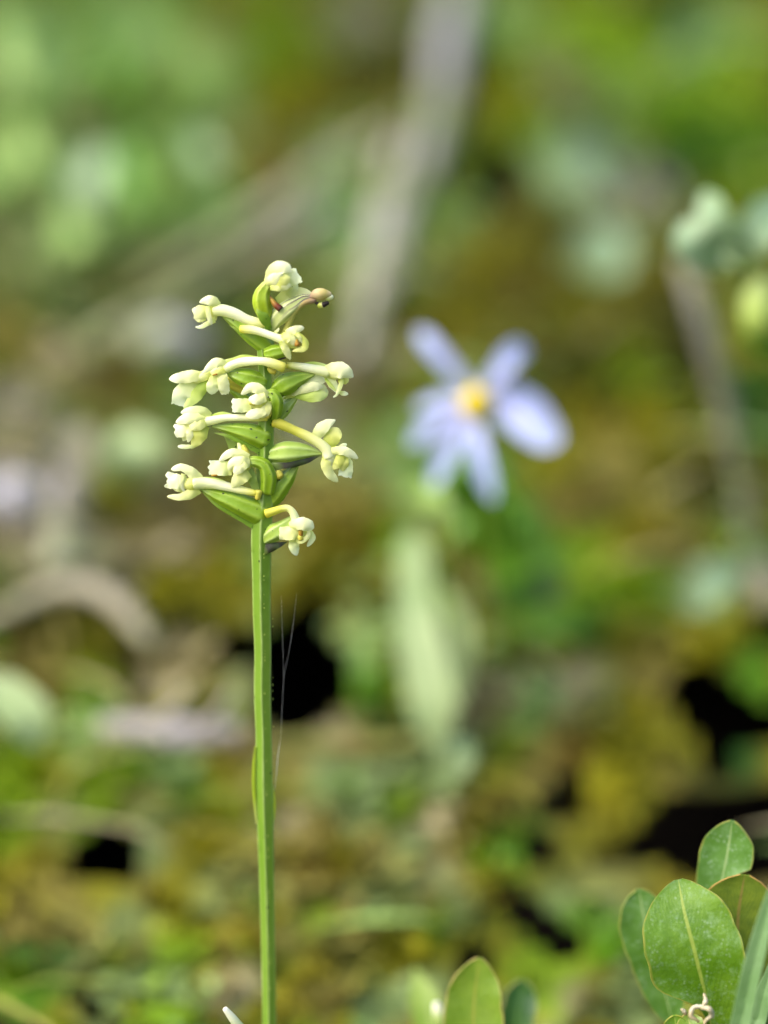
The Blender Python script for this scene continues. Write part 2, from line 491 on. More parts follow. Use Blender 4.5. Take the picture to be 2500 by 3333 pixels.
def in_holes(px, py, k=0):
    ins = np.zeros(np.shape(px), bool)
    for h in HOLES:
        yc = sum(q[1] for q in h) / len(h)
        ins |= poly_in(px, py, grow(h, k + max(8.0, 66 - (max(yc, 1900) - 2100) * .034)))
    return ins
def pixels(Pn):
    d = Pn - CAM
    dep = d @ FWD
    k = S * np.where(dep > .05, dep, .05) / FOCUS
    return 1250 + (d @ RIGHT) / k, 1666.5 - (d @ UP) / k, dep

PAL = {
    'olive': (.132, .134, .002), 'gold': (.215, .195, .008), 'ochre': (.25, .215, .05), 'brown': (.13, .11, .02), 'rust': (.14, .09, .012),
    'dkolive': (.046, .048, .002), 'green': (.088, .215, .005), 'dkgreen': (.020, .085, .004), 'bright': (.165, .27, .004),
    'light': (.28, .45, .135), 'lime': (.24, .40, .015), 'mint': (.29, .47, .25), 'greygreen': (.25, .31, .11), 'grey': (.31, .29, .22),  # mint: sky reflection on waxy leaves, put into the patch colour
    'lav': (.40, .38, .43), 'beige': (.33, .29, .16), 'black': (.012, .010, .006), 'yel': (.26, .25, .005), 'sage': (.20, .28, .10), 'straw': (.22, .215, .045),
}
MOSS = {'olive', 'gold', 'ochre', 'brown', 'rust', 'dkolive', 'bright', 'yel', 'black'}
HERB = {'sage', 'green', 'dkgreen', 'light', 'lime', 'mint'}
BLOBS = [
    # top left: pale soft greens
    (30, 60, 120, 'light'), (60, 130, 90, 'mint'), (140, 60, 70, 'olive'), (310, 60, 110, 'light'), (500, 90, 130, 'light'), (40, 250, 90, 'mint'),
    (230, 230, 100, 'greygreen'), (120, 320, 120, 'light'), (420, 190, 80, 'bright'), (360, 160, 60, 'olive'), (560, 170, 110, 'light'), (470, 290, 80, 'bright'),
    (30, 390, 110, 'light'), (230, 420, 80, 'beige'), (220, 380, 50, 'brown'), (320, 560, 100, 'mint'), (190, 560, 120, 'light'), (430, 500, 90, 'green'), (520, 620, 80, 'green'), (480, 480, 90, 'light'), (60, 560, 120, 'light'),
    (620, 470, 110, 'greygreen'), (680, 300, 120, 'greygreen'), (740, 400, 90, 'grey'), (690, 40, 70, 'brown'), (600, 40, 90, 'olive'),
    (850, 90, 120, 'bright'), (900, 240, 130, 'bright'), (1020, 290, 110, 'olive'), (950, 330, 120, 'yel'), (880, 320, 80, 'gold'), (1160, 60, 90, 'grey'), (1130, 120, 70, 'greygreen'), (1190, 250, 90, 'dkolive'), (860, 580, 100, 'ochre'), (800, 560, 70, 'gold'), (1000, 430, 70, 'dkolive'),
    (700, 640, 110, 'greygreen'), (560, 740, 120, 'light'), (250, 640, 100, 'green'), (60, 700, 140, 'beige'), (20, 620, 60, 'gold'), (150, 760, 120, 'greygreen'), (330, 780, 130, 'greygreen'), (540, 860, 110, 'beige'), (700, 770, 110, 'light'), (40, 900, 120, 'greygreen'), (190, 960, 90, 'dkgreen'), (130, 1010, 60, 'green'), (330, 900, 120, 'dkolive'),
    (30, 1050, 110, 'ochre'), (60, 1180, 100, 'olive'), (280, 1080, 110, 'greygreen'), (400, 1200, 110, 'brown'), (700, 990, 90, 'dkgreen'), (780, 880, 120, 'olive'), (600, 960, 100, 'greygreen'),
    # upper centre, behind the orchid tip
    (1080, 560, 100, 'light'), (1050, 700, 110, 'mint'), (1130, 640, 40, 'bright'), (1040, 800, 110, 'greygreen'), (1180, 870, 100, 'light'), (1280, 900, 110, 'light'), (1320, 1030, 100, 'olive'), (1250, 1130, 90, 'beige'),
    # top right: rich greens
    (1350, 200, 90, 'dkolive'), (1300, 330, 90, 'olive'), (1640, 60, 100, 'light'), (1700, 220, 100, 'bright'), (1640, 340, 100, 'yel'), (1720, 400, 100, 'bright'), (1880, 120, 140, 'lime'), (2050, 160, 130, 'lime'), (2090, 280, 130, 'lime'), (1990, 330, 110, 'light'), (1800, 130, 80, 'greygreen'), (1820, 260, 80, 'grey'), (1860, 320, 90, 'olive'), (1960, 420, 100, 'dkolive'),
    (2180, 60, 90, 'dkgreen'), (2150, 90, 70, 'dkolive'), (2330, 80, 120, 'light'), (2250, 170, 90, 'mint'), (2440, 160, 120, 'lime'), (2300, 270, 120, 'lime'), (2440, 300, 110, 'bright'), (2220, 400, 130, 'green'), (2350, 460, 130, 'green'), (2280, 520, 130, 'dkgreen'), (2450, 460, 110, 'green'), (2480, 620, 110, 'bright'), (2400, 620, 80, 'lime'),
    (1880, 540, 120, 'mint'), (1800, 600, 90, 'light'), (1980, 530, 90, 'light'), (1620, 570, 80, 'dkolive'), (1560, 480, 60, 'bright'), (1580, 700, 80, 'dkolive'), (1700, 640, 90, 'brown'), (1950, 830, 100, 'mint'), (1900, 780, 60, 'greygreen'), (2100, 640, 90, 'lav'), (2120, 740, 80, 'dkolive'), (1820, 720, 90, 'dkolive'), (1540, 830, 130, 'gold'), (1480, 760, 100, 'light'), (1680, 800, 120, 'olive'), (2080, 860, 110, 'gold'), (2130, 790, 80, 'gold'), (1700, 950, 140, 'brown'), (1780, 1000, 130, 'olive'),
    (1560, 950, 110, 'olive'), (1900, 1000, 140, 'olive'), (2000, 1080, 130, 'olive'), (2180, 1000, 120, 'dkolive'), (2220, 1180, 110, 'dkolive'), (2050, 1200, 110, 'bright'), (1880, 1180, 100, 'dkolive'), (2000, 1330, 100, 'dkolive'), (2440, 1120, 80, 'yel'), (2440, 1250, 90, 'dkgreen'), (2470, 1400, 110, 'dkgreen'),
    (1900, 1420, 130, 'gold'), (1780, 1540, 110, 'yel'), (2000, 1500, 130, 'ochre'), (2100, 1400, 110, 'yel'), (2160, 1560, 120, 'olive'), (1860, 1660, 110, 'ochre'), (1960, 1620, 90, 'brown'), (2300, 1620, 110, 'dkolive'), (2350, 1500, 100, 'olive'), (2480, 1620, 90, 'brown'), (2180, 1700, 90, 'ochre'), (2080, 1780, 100, 'gold'),
    # aster leaves
    (1450, 1540, 90, 'green'), (1560, 1640, 110, 'green'), (1680, 1620, 90, 'green'), (1480, 1680, 80, 'light'), (1600, 1740, 90, 'dkgreen'), (1720, 1760, 100, 'green'), (1800, 1860, 110, 'green'), (1740, 1890, 60, 'dkgreen'), (1880, 1900, 110, 'bright'), (1900, 1800, 100, 'bright'), (1820, 2010, 110, 'dkgreen'), (1700, 1980, 80, 'yel'), (1920, 2040, 100, 'dkgreen'), (1960, 1960, 90, 'green'),
    (1290, 1440, 100, 'light'), (1320, 1590, 90, 'light'), (1240, 1500, 90, 'greygreen'), (1280, 1780, 80, 'bright'), (1110, 1600, 110, 'ochre'), (1080, 1480, 110, 'greygreen'), (1160, 1400, 90, 'olive'), (1170, 1300, 90, 'brown'), (1120, 1230, 90, 'beige'), (1000, 1400, 100, 'grey'), (960, 1700, 120, 'ochre'), (1100, 1760, 110, 'gold'), (1050, 1880, 120, 'olive'), (950, 1900, 90, 'gold'), (1170, 1900, 80, 'dkolive'), (1160, 1740, 60, 'rust'),
    (1160, 2100, 90, 'light'), (1150, 2050, 80, 'greygreen'), (1180, 2220, 90, 'green'), (1100, 2030, 60, 'yel'), (1230, 2330, 80, 'dkgreen'),
    # left middle: greys and browns
    (200, 1150, 100, 'beige'), (430, 1330, 110, 'olive'), (330, 1300, 100, 'brown'), (60, 1340, 110, 'grey'), (20, 1450, 100, 'beige'), (120, 1440, 70, 'ochre'), (230, 1420, 100, 'greygreen'), (420, 1430, 120, 'greygreen'), (470, 1500, 100, 'light'), (250, 1520, 110, 'greygreen'), (20, 1600, 110, 'lav'), (120, 1640, 100, 'grey'), (200, 1700, 110, 'grey'), (350, 1600, 70, 'yel'), (400, 1640, 90, 'yel'), (430, 1720, 70, 'brown'), (540, 1560, 100, 'beige'), (520, 1680, 110, 'ochre'), (640, 1720, 110, 'brown'), (650, 1600, 70, 'gold'), (700, 1500, 100, 'olive'), (700, 1370, 100, 'greygreen'), (90, 1790, 110, 'beige'), (250, 1830, 100, 'grey'), (380, 1820, 90, 'beige'), (540, 1770, 100, 'beige'), (700, 1850, 110, 'gold'),
    (400, 1920, 90, 'dkolive'), (560, 1930, 110, 'yel'), (690, 2000, 110, 'olive'), (760, 1960, 90, 'gold'), (620, 2030, 100, 'dkolive'), (150, 2060, 100, 'dkolive'), (60, 2120, 100, 'brown'), (250, 2080, 90, 'olive'), (130, 2190, 90, 'ochre'), (300, 2150, 100, 'olive'), (380, 2150, 70, 'dkolive'), (280, 2240, 100, 'bright'), (180, 2270, 80, 'rust'), (260, 2380, 110, 'light'), (520, 2230, 90, 'beige'), (610, 2180, 90, 'ochre'), (700, 2200, 90, 'brown'), (760, 2230, 70, 'greygreen'), (480, 2130, 80, 'brown'), (570, 2110, 80, 'beige'),
    (60, 2480, 120, 'bright'), (170, 2520, 100, 'yel'), (330, 2500, 120, 'bright'), (420, 2480, 90, 'green'), (560, 2480, 100, 'mint'), (700, 2530, 100, 'yel'), (620, 2560, 90, 'green'), (750, 2470, 80, 'ochre'), (60, 2620, 120, 'bright'), (40, 2720, 110, 'bright'), (180, 2650, 90, 'light'), (170, 2720, 70, 'greygreen'), (320, 2620, 90, 'bright'), (270, 2690, 70, 'bright'), (480, 2620, 80, 'grey'), (500, 2710, 90, 'mint'), (490, 2800, 80, 'mint'), (620, 2660, 80, 'dkolive'), (700, 2640, 80, 'bright'), (610, 2760, 100, 'yel'), (720, 2720, 90, 'gold'), (760, 2830, 90, 'greygreen'), (700, 2900, 90, 'mint'), (80, 2860, 120, 'gold'), (190, 2930, 110, 'ochre'), (100, 2980, 110, 'ochre'), (240, 3010, 90, 'ochre'), (340, 2900, 110, 'yel'), (420, 2870, 80, 'gold'), (500, 2880, 70, 'rust'), (420, 2990, 110, 'light'), (560, 2940, 110, 'yel'), (430, 3060, 90, 'greygreen'), (640, 3030, 100, 'gold'), (590, 3100, 90, 'lime'), (700, 3150, 90, 'ochre'), (780, 3050, 80, 'gold'), (770, 3200, 80, 'beige'), (110, 3130, 100, 'dkgreen'), (60, 3060, 80, 'ochre'), (150, 3200, 100, 'green'), (230, 3150, 80, 'mint'), (290, 3200, 80, 'greygreen'), (380, 3130, 70, 'bright'), (420, 3160, 70, 'dkolive'), (60, 3280, 110, 'green'), (20, 3200, 90, 'bright'), (200, 3300, 80, 'gold'), (340, 3270, 90, 'mint'), (500, 3200, 90, 'light'), (520, 3290, 110, 'lime'),
    # lower centre
    (960, 2400, 90, 'brown'), (1080, 2420, 100, 'beige'), (1180, 2440, 90, 'rust'), (1050, 2520, 90, 'light'), (970, 2500, 80, 'ochre'), (940, 2580, 80, 'gold'), (1040, 2560, 80, 'mint'), (1120, 2520, 80, 'green'), (1200, 2560, 90, 'mint'), (1180, 2640, 90, 'mint'), (1280, 2480, 80, 'dkolive'), (1310, 2520, 80, 'light'), (1300, 2620, 80, 'bright'), (1450, 2470, 100, 'mint'), (1420, 2550, 90, 'light'), (1530, 2430, 100, 'light'), (1470, 2330, 90, 'beige'), (1600, 2280, 100, 'beige'), (1580, 2360, 90, 'ochre'), (1640, 2440, 90, 'bright'), (1740, 2310, 90, 'light'), (1880, 2230, 90, 'beige'), (1940, 2260, 100, 'greygreen'), (2110, 2230, 100, 'ochre'), (2060, 2310, 90, 'yel'), (1990, 2380, 110, 'olive'), (1870, 2370, 90, 'dkolive'), (1780, 2460, 100, 'ochre'), (1700, 2540, 100, 'ochre'), (1640, 2620, 90, 'brown'), (1830, 2480, 80, 'rust'), (1560, 2560, 90, 'yel'), (1480, 2640, 90, 'brown'), (1400, 2680, 80, 'beige'), (930, 2680, 70, 'beige'), (1000, 2720, 90, 'ochre'), (1110, 2790, 80, 'gold'), (1020, 2850, 90, 'rust'), (1240, 2760, 80, 'ochre'), (1330, 2760, 80, 'mint'), (1440, 2830, 80, 'beige'), (1390, 2920, 90, 'greygreen'), (1300, 2900, 90, 'mint'), (1230, 2880, 80, 'greygreen'), (1200, 2960, 80, 'light'), (960, 2900, 80, 'grey'), (940, 3010, 90, 'greygreen'), (1040, 2990, 80, 'bright'), (1130, 3020, 90, 'ochre'), (1040, 3100, 80, 'greygreen'), (1130, 3130, 90, 'greygreen'), (980, 3200, 90, 'gold'), (930, 3290, 80, 'gold'), (1080, 3250, 90, 'ochre'), (1200, 3170, 80, 'yel'), (1280, 3060, 90, 'olive'), (1340, 3030, 90, 'olive'), (1430, 3010, 80, 'green'), (1510, 2980, 80, 'light'), (1560, 2900, 90, 'gold'), (1580, 3030, 90, 'olive'), (1500, 2760, 90, 'gold'), (1620, 2760, 100, 'green'), (1590, 2680, 80, 'brown'), (1700, 2720, 80, 'green'), (1380, 3100, 90, 'yel'), (1250, 3290, 110, 'mint'), (1180, 3280, 90, 'light'), (1400, 3230, 80, 'light'),
    # lower right
    (1960, 2560, 110, 'yel'), (2050, 2480, 100, 'olive'), (1960, 2660, 110, 'gold'), (1900, 2720, 90, 'olive'), (2100, 2560, 90, 'olive'), (2180, 2450, 90, 'olive'), (2170, 2530, 60, 'ochre'), (2300, 2560, 90, 'dkolive'), (2410, 2470, 90, 'dkgreen'), (2430, 2560, 70, 'dkolive'), (2080, 2650, 60, 'olive'), (2450, 2250, 90, 'green'), (2460, 2160, 80, 'green'), (2300, 2100, 90, 'yel'), (2240, 2120, 90, 'yel'), (2160, 2120, 90, 'ochre'), (2400, 2000, 80, 'yel'), (2290, 1920, 90, 'mint'), (2330, 1960, 80, 'light'), (2440, 1880, 90, 'mint'), (2480, 1920, 70, 'beige'), (2140, 1980, 90, 'bright'), (2050, 1900, 90, 'bright'), (2150, 1880, 80, 'green'), (2040, 2060, 100, 'olive'), (2130, 2060, 90, 'dkolive'), (2240, 1840, 80, 'ochre'),
    (1820, 2900, 90, 'mint'), (1900, 2850, 90, 'greygreen'), (1960, 2920, 90, 'light'), (1840, 2820, 80, 'olive'), (1760, 2870, 70, 'olive'), (2010, 2860, 90, 'greygreen'), (1900, 3000, 90, 'green'), (2000, 3050, 90, 'green'), (1880, 3120, 90, 'bright'), (1700, 3130, 90, 'bright'), (1640, 3080, 80, 'olive'), (1800, 3180, 90, 'bright'), (1780, 3280, 90, 'lime'), (1860, 3250, 80, 'beige'), (1960, 3170, 90, 'olive'), (2040, 3200, 90, 'light'), (1940, 3300, 90, 'dkolive'), (2060, 3300, 100, 'light'),
]
BLOBS = [(x, y, q, {'mint': 'sage', 'greygreen': 'straw', 'grey': 'straw', 'light': 'sage'}.get(n_, n_) if y > 2400 else {'greygreen': 'light', 'grey': 'greygreen', 'olive': 'bright'}.get(n_, n_) if (x < 780 and y < 820) else n_) for x, y, q, n_ in BLOBS]
BX = np.array([(b[0], b[1], b[2]) for b in BLOBS], float)
BN = [b[3] for b in BLOBS]
BASEMIX = ['olive', 'gold', 'yel', 'brown', 'bright', 'green', 'greygreen', 'ochre', 'light', 'dkolive']

BC = np.array([PAL[q] for q in BN])
BASEC = np.array([PAL[q] for q in BASEMIX])
def weights(px, py):
    d2 = ((BX[None, :, 0] - px[:, None]) ** 2 + (BX[None, :, 1] - py[:, None]) ** 2) / (BX[None, :, 2] * .75) ** 2
    return np.exp(-np.minimum(d2 * 1.6, 60))
def patch_colour(px, py, fallback):
    out = np.empty((len(px), 3))
    for a in range(0, len(px), 20000):
        w = weights(px[a:a + 20000], py[a:a + 20000])
        tot = w.sum(1)[:, None]
        f = np.clip(tot / .15, 0, 1)
        out[a:a + 20000] = f * (w @ BC) / (tot + 1e-9) + (1 - f) * fallback[a:a + 20000]
    return out
def axis_steps(lo, hi, fine, far, growth=1.25):
    a = list(np.arange(lo, hi + 1e-9, fine))
    s = fine
    x = hi
    while x < far[1]:
        s *= growth; x += s; a.append(x)
    s = fine; x = lo
    while x > far[0]:
        s *= growth; x -= s; a.insert(0, x)
    return np.array(a)
def lump(x, y):
    v = Vector((x * 9, y * 9, 1.3)); w = Vector((x * 34, y * 34, 4.7))
    f = 1.0 if -1.2 < x < 1.2 and 0 < y < 2.6 else .5
    return f * (0.010 * noise.noise(v) + 0.0035 * noise.noise(w))
xs = axis_steps(-.36, .36, .004, (-150, 150))
ys = axis_steps(.34, 1.75, .005, (-150, 300))
XX, YY = np.meshgrid(xs, ys)
ZZ = np.array([[bank(y) + lump(x, y) for x in xs] for y in ys])
V = np.stack([XX.ravel(), YY.ravel(), ZZ.ravel()], 1)
nx, ny = len(xs), len(ys)
I = np.arange(nx * ny).reshape(ny, nx)
F = np.stack([I[:-1, :-1].ravel(), I[:-1, 1:].ravel(), I[1:, 1:].ravel(), I[1:, :-1].ravel()], 1)
cen = V[F].mean(1)
pu, pv, pd = pixels(cen)
keep = ~(in_holes(pu, pv) & (pd > .3) & (pd < 1.5))
vu, vv, vd = pixels(V)
vu = np.where((vd > .3) & (vd < 2.2), vu, 1e5)
fb = np.array([BASEC[int(abs(noise.noise(Vector((x * 6, y * 6, 20.0)))) * 37) % len(BASEC)] for x, y, z in V]) * .8
ground = kind(link('ground', V, F[keep], {'tint': patch_colour(vu, vv, fb) * .80}, M['ground']), 'structure')

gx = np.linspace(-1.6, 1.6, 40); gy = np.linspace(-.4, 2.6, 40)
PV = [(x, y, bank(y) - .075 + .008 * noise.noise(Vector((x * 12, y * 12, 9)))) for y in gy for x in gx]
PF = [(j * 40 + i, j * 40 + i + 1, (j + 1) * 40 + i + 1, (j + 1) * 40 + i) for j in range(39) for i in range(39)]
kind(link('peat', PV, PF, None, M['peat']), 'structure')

# ------------------------------------------------------------------ ground cover: what grows where on the bank
def scatter(spacing, xlim, ylim, seed):
    r = np.random.default_rng(seed)
    pts = []
    y = ylim[0]
    while y < ylim[1]:
        w = xlim * (0.45 + y * .55)
        n = int(2 * w / spacing)
        xs_ = np.linspace(-w, w, n) + r.normal(0, spacing * .4, n)
        for x in xs_: pts.append((x, y + r.normal(0, spacing * .4)))
        y += spacing
    pts = np.array(pts)
    z = np.array([bank(q[1]) + lump(q[0], q[1]) for q in pts])
    return np.column_stack([pts, z]), r

def choose(px, py, r, dith):
    out = np.empty(len(px), int)
    nb = len(BN)
    for a in range(0, len(px), 10000):
        w = weights(px[a:a + 10000], py[a:a + 10000])
        cs = np.cumsum(w, 1); tot = cs[:, -1]
        k = (cs < (r.random(len(tot)) * tot)[:, None]).sum(1)
        k = np.minimum(k, nb - 1)
        base = (tot < .12) | (r.random(len(tot)) < dith)
        k = np.where(base, nb + r.integers(len(BASEMIX), size=len(tot)), k)
        out[a:a + 10000] = k
    return out
ALLN = np.array(BN + BASEMIX)
ALLC = np.array([PAL[q] for q in ALLN])

class Cover:                         # many little sprigs of pointed leaves, four triangles a leaf
    def __init__(s): s.V, s.Cc = [], []
    def add(s, P, col, r, count, length, width, spread, droop):
        n = len(P)
        if not n: return
        P = np.repeat(P, count, 0); col = np.repeat(col, count, 0); n *= count
        th = r.uniform(0, 2 * math.pi, n); el = r.uniform(spread[0], spread[1], n)
        d = np.stack([np.cos(th) * np.cos(el), np.sin(th) * np.cos(el), np.sin(el)], 1)
        L = (length * r.uniform(.6, 1.2, n))[:, None]; W = (width * r.uniform(.7, 1.2, n))[:, None]
        sd = np.stack([d[:, 1], -d[:, 0], np.zeros(n)], 1)
        sd /= np.linalg.norm(sd, axis=1)[:, None] + 1e-9
        up = np.cross(sd, d)
        ro = r.uniform(-.5, .5, n)[:, None]
        sd = sd * np.cos(ro) + up * np.sin(ro)
        zz = np.array([0, 0, 1.0])
        m1 = P + d * L * .35; m2 = P + d * L * .72 - zz * L * droop * .3
        e = P + d * L - zz * L * droop
        s.V.append(np.stack([P + d * L * .03, m1 - sd * W * .5, m1 + sd * W * .5, m2 - sd * W * .38, m2 + sd * W * .38, e], 1).reshape(-1, 3))
        c = np.clip(col * r.uniform(.8, 1.2, n)[:, None], 0, .85)
        s.Cc.append(np.repeat(c, 6, 0))
    def build(s, name, mat, label):
        V = np.concatenate(s.V); c = np.concatenate(s.Cc); nl = len(V) // 6
        tri = np.array([[0, 1, 2], [1, 3, 4], [1, 4, 2], [3, 5, 4]])
        T3 = (tri[None] + (np.arange(nl) * 6)[:, None, None]).reshape(-1, 3)
        me = bpy.data.meshes.new(name)
        me.vertices.add(len(V)); me.vertices.foreach_set('co', V.ravel())
        me.loops.add(T3.size); me.loops.foreach_set('vertex_index', T3.ravel().astype(np.int32))
        me.polygons.add(len(T3)); me.polygons.foreach_set('loop_start', np.arange(0, T3.size, 3, dtype=np.int32))
        me.update(calc_edges=True)
        at = me.attributes.new('tint', 'FLOAT_COLOR', 'POINT')
        at.data.foreach_set('color', np.hstack([c, np.ones((len(c), 1))]).ravel())
        me.materials.append(mat)
        o = bpy.data.objects.new(name, me); C.objects.link(o)
        o['kind'] = 'stuff'; o['label'] = label
        return o

moss, herb, litter = Cover(), Cover(), Cover()
isM = np.array([q in MOSS for q in ALLN]); isH = np.array([q in HERB for q in ALLN])
UPV = np.array([0, -math.sin(BANK), math.cos(BANK)])
pts, r = scatter(.0060, .50, (.36, 1.9), 3)
pu, pv, pd = pixels(pts)
bad = in_holes(pu, pv, 16) | (pd < .40)
wide = in_holes(pu, pv, 70)
for hgt in (.003, .006, .009, .012):
    qu, qv, qd = pixels(pts + UPV * hgt)
    bad |= in_holes(qu, qv, 8)
    wide |= in_holes(qu, qv, 55)
pts, pu, pv, wide = pts[~bad], pu[~bad], pv[~bad], wide[~bad]
k = choose(pu, pv, r, .05)
keep = isM[k] | ~wide
pts, pu, pv, k = pts[keep], pu[keep], pv[keep], k[keep]
col = ALLC[k]
col = .55 * col + .45 * patch_colour(pu, pv, col)
P = pts - UPV * .001
mm, hh = isM[k], isH[k]; ll = ~(mm | hh)
moss.add(P[mm], col[mm], r, 9, .0075, .0024, (.25, 1.3), .15)
herb.add(P[hh], col[hh], r, 5, .0095, .0050, (.1, 1.0), .25)
litter.add(P[ll], col[ll], r, 5, .0100, .0052, (-.05, .7), .12)
# sparser cover on the rest of the bank, outside the frame and far up the slope
pts2, r = scatter(.045, 1.9, (-.3, 6.0), 11)
x_, y_ = pts2[:, 0], pts2[:, 1]
skip = ((y_ > .34) & (y_ < 1.9) & (np.abs(x_) < .50 * (.45 + y_ * .55))) | ((np.abs(x_) < .25) & (y_ > -.35) & (y_ < .4))
pts2 = pts2[~skip]
k = r.integers(len(BASEMIX), size=len(pts2)) + len(BN)
for sel, tgt in ((isM[k], moss), (isH[k], herb), (~(isM[k] | isH[k]), litter)):
    tgt.add(pts2[sel], ALLC[k][sel] * .8, r, 9, .035, .014, (.15, 1.2), .2)
grass = Cover()
rg = np.random.default_rng(31)
gp = np.stack([rg.uniform(-.30, .30, 1700), rg.uniform(.42, 1.55, 1700)], 1)
gp = np.column_stack([gp, [bank(q[1]) + lump(q[0], q[1]) + .002 for q in gp]])
gu, gv, gd = pixels(gp)
gok = ~in_holes(gu, gv, 190) & (np.abs(gp[:, 0]) < .10 + .16 * gp[:, 1])
gp = gp[gok]
gcol = np.array([PAL[q] for q in ('beige', 'straw', 'olive', 'light', 'gold', 'brown')])[rg.integers(6, size=len(gp))]
gcol = .6 * gcol + .4 * patch_colour(gu[gok], gv[gok], gcol)
grass.add(gp, gcol, rg, 1, .048, .0024, (-.05, .45), .2)
grass.build('dry_grass', M['litter'], 'fine dry grass blades strewn over the moss')
moss.build('moss', M['moss'], 'golden and olive bog moss carpeting the bank')
herb.build('ground_leaves', M['herb'], 'small soft green leaves growing through the moss')
litter.build('leaf_litter', M['litter'], 'pale grey and beige dead leaf litter on the moss')

# ------------------------------------------------------------------ the orchid
STEM = [(880, 4350, 20), (879, 3800, 24), (878, 3333, 25), (873, 3014, 26), (867, 2750, 29), (862, 2560, 31), (860, 2400, 29), (856, 2260, 30), (857, 2120, 30), (854, 2000, 32), (853, 1850, 34), (853, 1760, 37), (856, 1680, 36), (862, 1600, 31), (866, 1450, 29), (868, 1360, 27), (866, 1290, 25), (862, 1200, 22), (856, 1130, 20), (862, 1080, 22), (872, 1040, 20), (878, 1015, 12)]
TAN = math.tan(PITCH)
def odep(y): return FOCUS + TAN * (y - 1250) * S
def O(x, y, z=0.0):                  # a point on the orchid: pixel x, y and z pixels in front of the stem's axis
    d = odep(y) - z * S
    return Q(x, y, d)
orchid = thing('orchid', 'pale green and cream flowered orchid on a tall slender ridged stem', 'orchid', O(880, 4350))
RIDGES = [R(100 + a) for a in (0, 72, 144, 216, 288)]
def stem_prof(th, t):
    v = 0
    for a in RIDGES:
        d = (th - a + math.pi) % (2 * math.pi) - math.pi
        v = max(v, math.exp(-abs(d) / .16))
    f = (th - RIDGES[0] + math.pi / 5) % (2 * math.pi / 5) - math.pi / 5
    return (.25 + .75 * .86 / math.cos(math.pi / 5 - abs(f))) * (.87 + .09 * v)
V, F, A = tube([O(x, y) for x, y, q in STEM], [q * S for x, y, q in STEM], n=150, seg=40, prof=stem_prof, cap=.3)
rd = []
rs = np.random.default_rng(3)
for u in A['across']:
    th = u * 2 * math.pi
    v = max(math.exp(-(((th - a + math.pi) % (2 * math.pi) - math.pi) / .10) ** 2) for a in RIDGES)
    rd.append(v * rs.uniform(.5, 1.0))
A['ridge'] = rd
Vn = np.array(V)
for i, v in enumerate(rd):           # small warts along the ridges
    if v > .55 and rs.random() < .16: 
        pass
link('stem', Vn, F, A, M['stem'], orchid)
# small warts on the ridges
wv, wf = [], []
for k in range(150):
    y = rs.uniform(1750, 3250); 
    c = np.array([np.interp(-y, [-s[1] for s in STEM], [s[0] for s in STEM]), y])
    rr = np.interp(-y, [-s[1] for s in STEM], [s[2] for s in STEM])
    a = RIDGES[int(rs.integers(len(RIDGES)))]
    p = O(c[0] - math.cos(a) * rr * 1.06, y, math.sin(a) * rr * 1.06)
    q = S * rs.uniform(1.5, 3.0)
    i = len(wv)
    wv += [p + RIGHT * q, p - RIGHT * q, p + UP * q * 1.3, p - UP * q * 1.3, p + FWD * q, p - FWD * q]
    wf += [(i, i + 2, i + 4), (i + 2, i + 1, i + 4), (i + 1, i + 3, i + 4), (i + 3, i, i + 4), (i + 2, i, i + 5), (i + 1, i + 2, i + 5), (i + 3, i + 1, i + 5), (i, i + 3, i + 5)]
kind(link('wart', wv, wf, {'along': np.ones(len(wv)) * .9}, M['bract'], orchid), 'stuff')
# leaf-like wings running down the lower stem
for pts_, w in (([(832, 2430, 8), (827, 2500, 8), (828, 2580, 8), (836, 2680, 6)], [3, 10, 10, 3]), ([(888, 2555, 8), (893, 2620, 8), (890, 2700, 6)], [3, 8, 3])):
    V, F, A = ribbon([O(*p) for p in pts_], [q * S for q in w], tip=False, edge=.05)
    link('stem_wing', V, F, A, M['ovary_yellow'], orchid, thick=.0003)

class Z:                             # local close-up coordinates of one flower
    def __init__(s, x0, y0, sc, z=0): s.x0, s.y0, s.sc, s.z = x0, y0, sc, z
    def p(s, q):
        x, y = q[0], q[1]; z = q[2] if len(q) > 2 else 0
        return O(s.x0 + x / s.sc, s.y0 + y / s.sc, s.z + z / s.sc)
    def w(s, a): return [q / s.sc * S for q in a]
cnt = [0]
def pet(z, parent, name, pts, w, mat='petal', **kw):
    cnt[0] += 1
    kw.setdefault('seed', cnt[0]); kw.setdefault('cup', .35); kw.setdefault('edge', .07)
    kw['cup'] *= .55; kw.setdefault('ruffle', .16)
    if name == 'lip': kw.setdefault('tip', False); kw.setdefault('ragged', .14)
    kw.setdefault('n', 22); kw.setdefault('m', 13)
    kw.setdefault('tip0', .45 + .27 * ((cnt[0] * .618) % 1))
    w = [q * (.90 if name in ('sepal', 'petal', 'lip') else 1) for q in w]
    V, F, A = ribbon([z.p(q) for q in pts], z.w(w), **kw)
    return link(name, V, F, A, M[mat], parent, thick=.00015)
def tub(z, parent, name, pts, rd, mat='spur', **kw):
    if name == 'flower' and parent is orchid: rd = [q * .84 for q in rd]
    V, F, A = tube([z.p(q) for q in pts], z.w(rd), **kw)
    return link(name, V, F, A, M[mat], parent)
def ovary(z, pts, rd, mat='ovary', **kw):
    kw.setdefault('ribs', 6); kw.setdefault('rib', .045); kw.setdefault('flat', .8)
    return tub(z, orchid, 'ovary', pts, rd, mat, n=26, seg=36, **kw)
def bract(z, pts, w, mat='bract', **kw):
    return pet(z, orchid, 'bract', pts, w, mat, **kw)

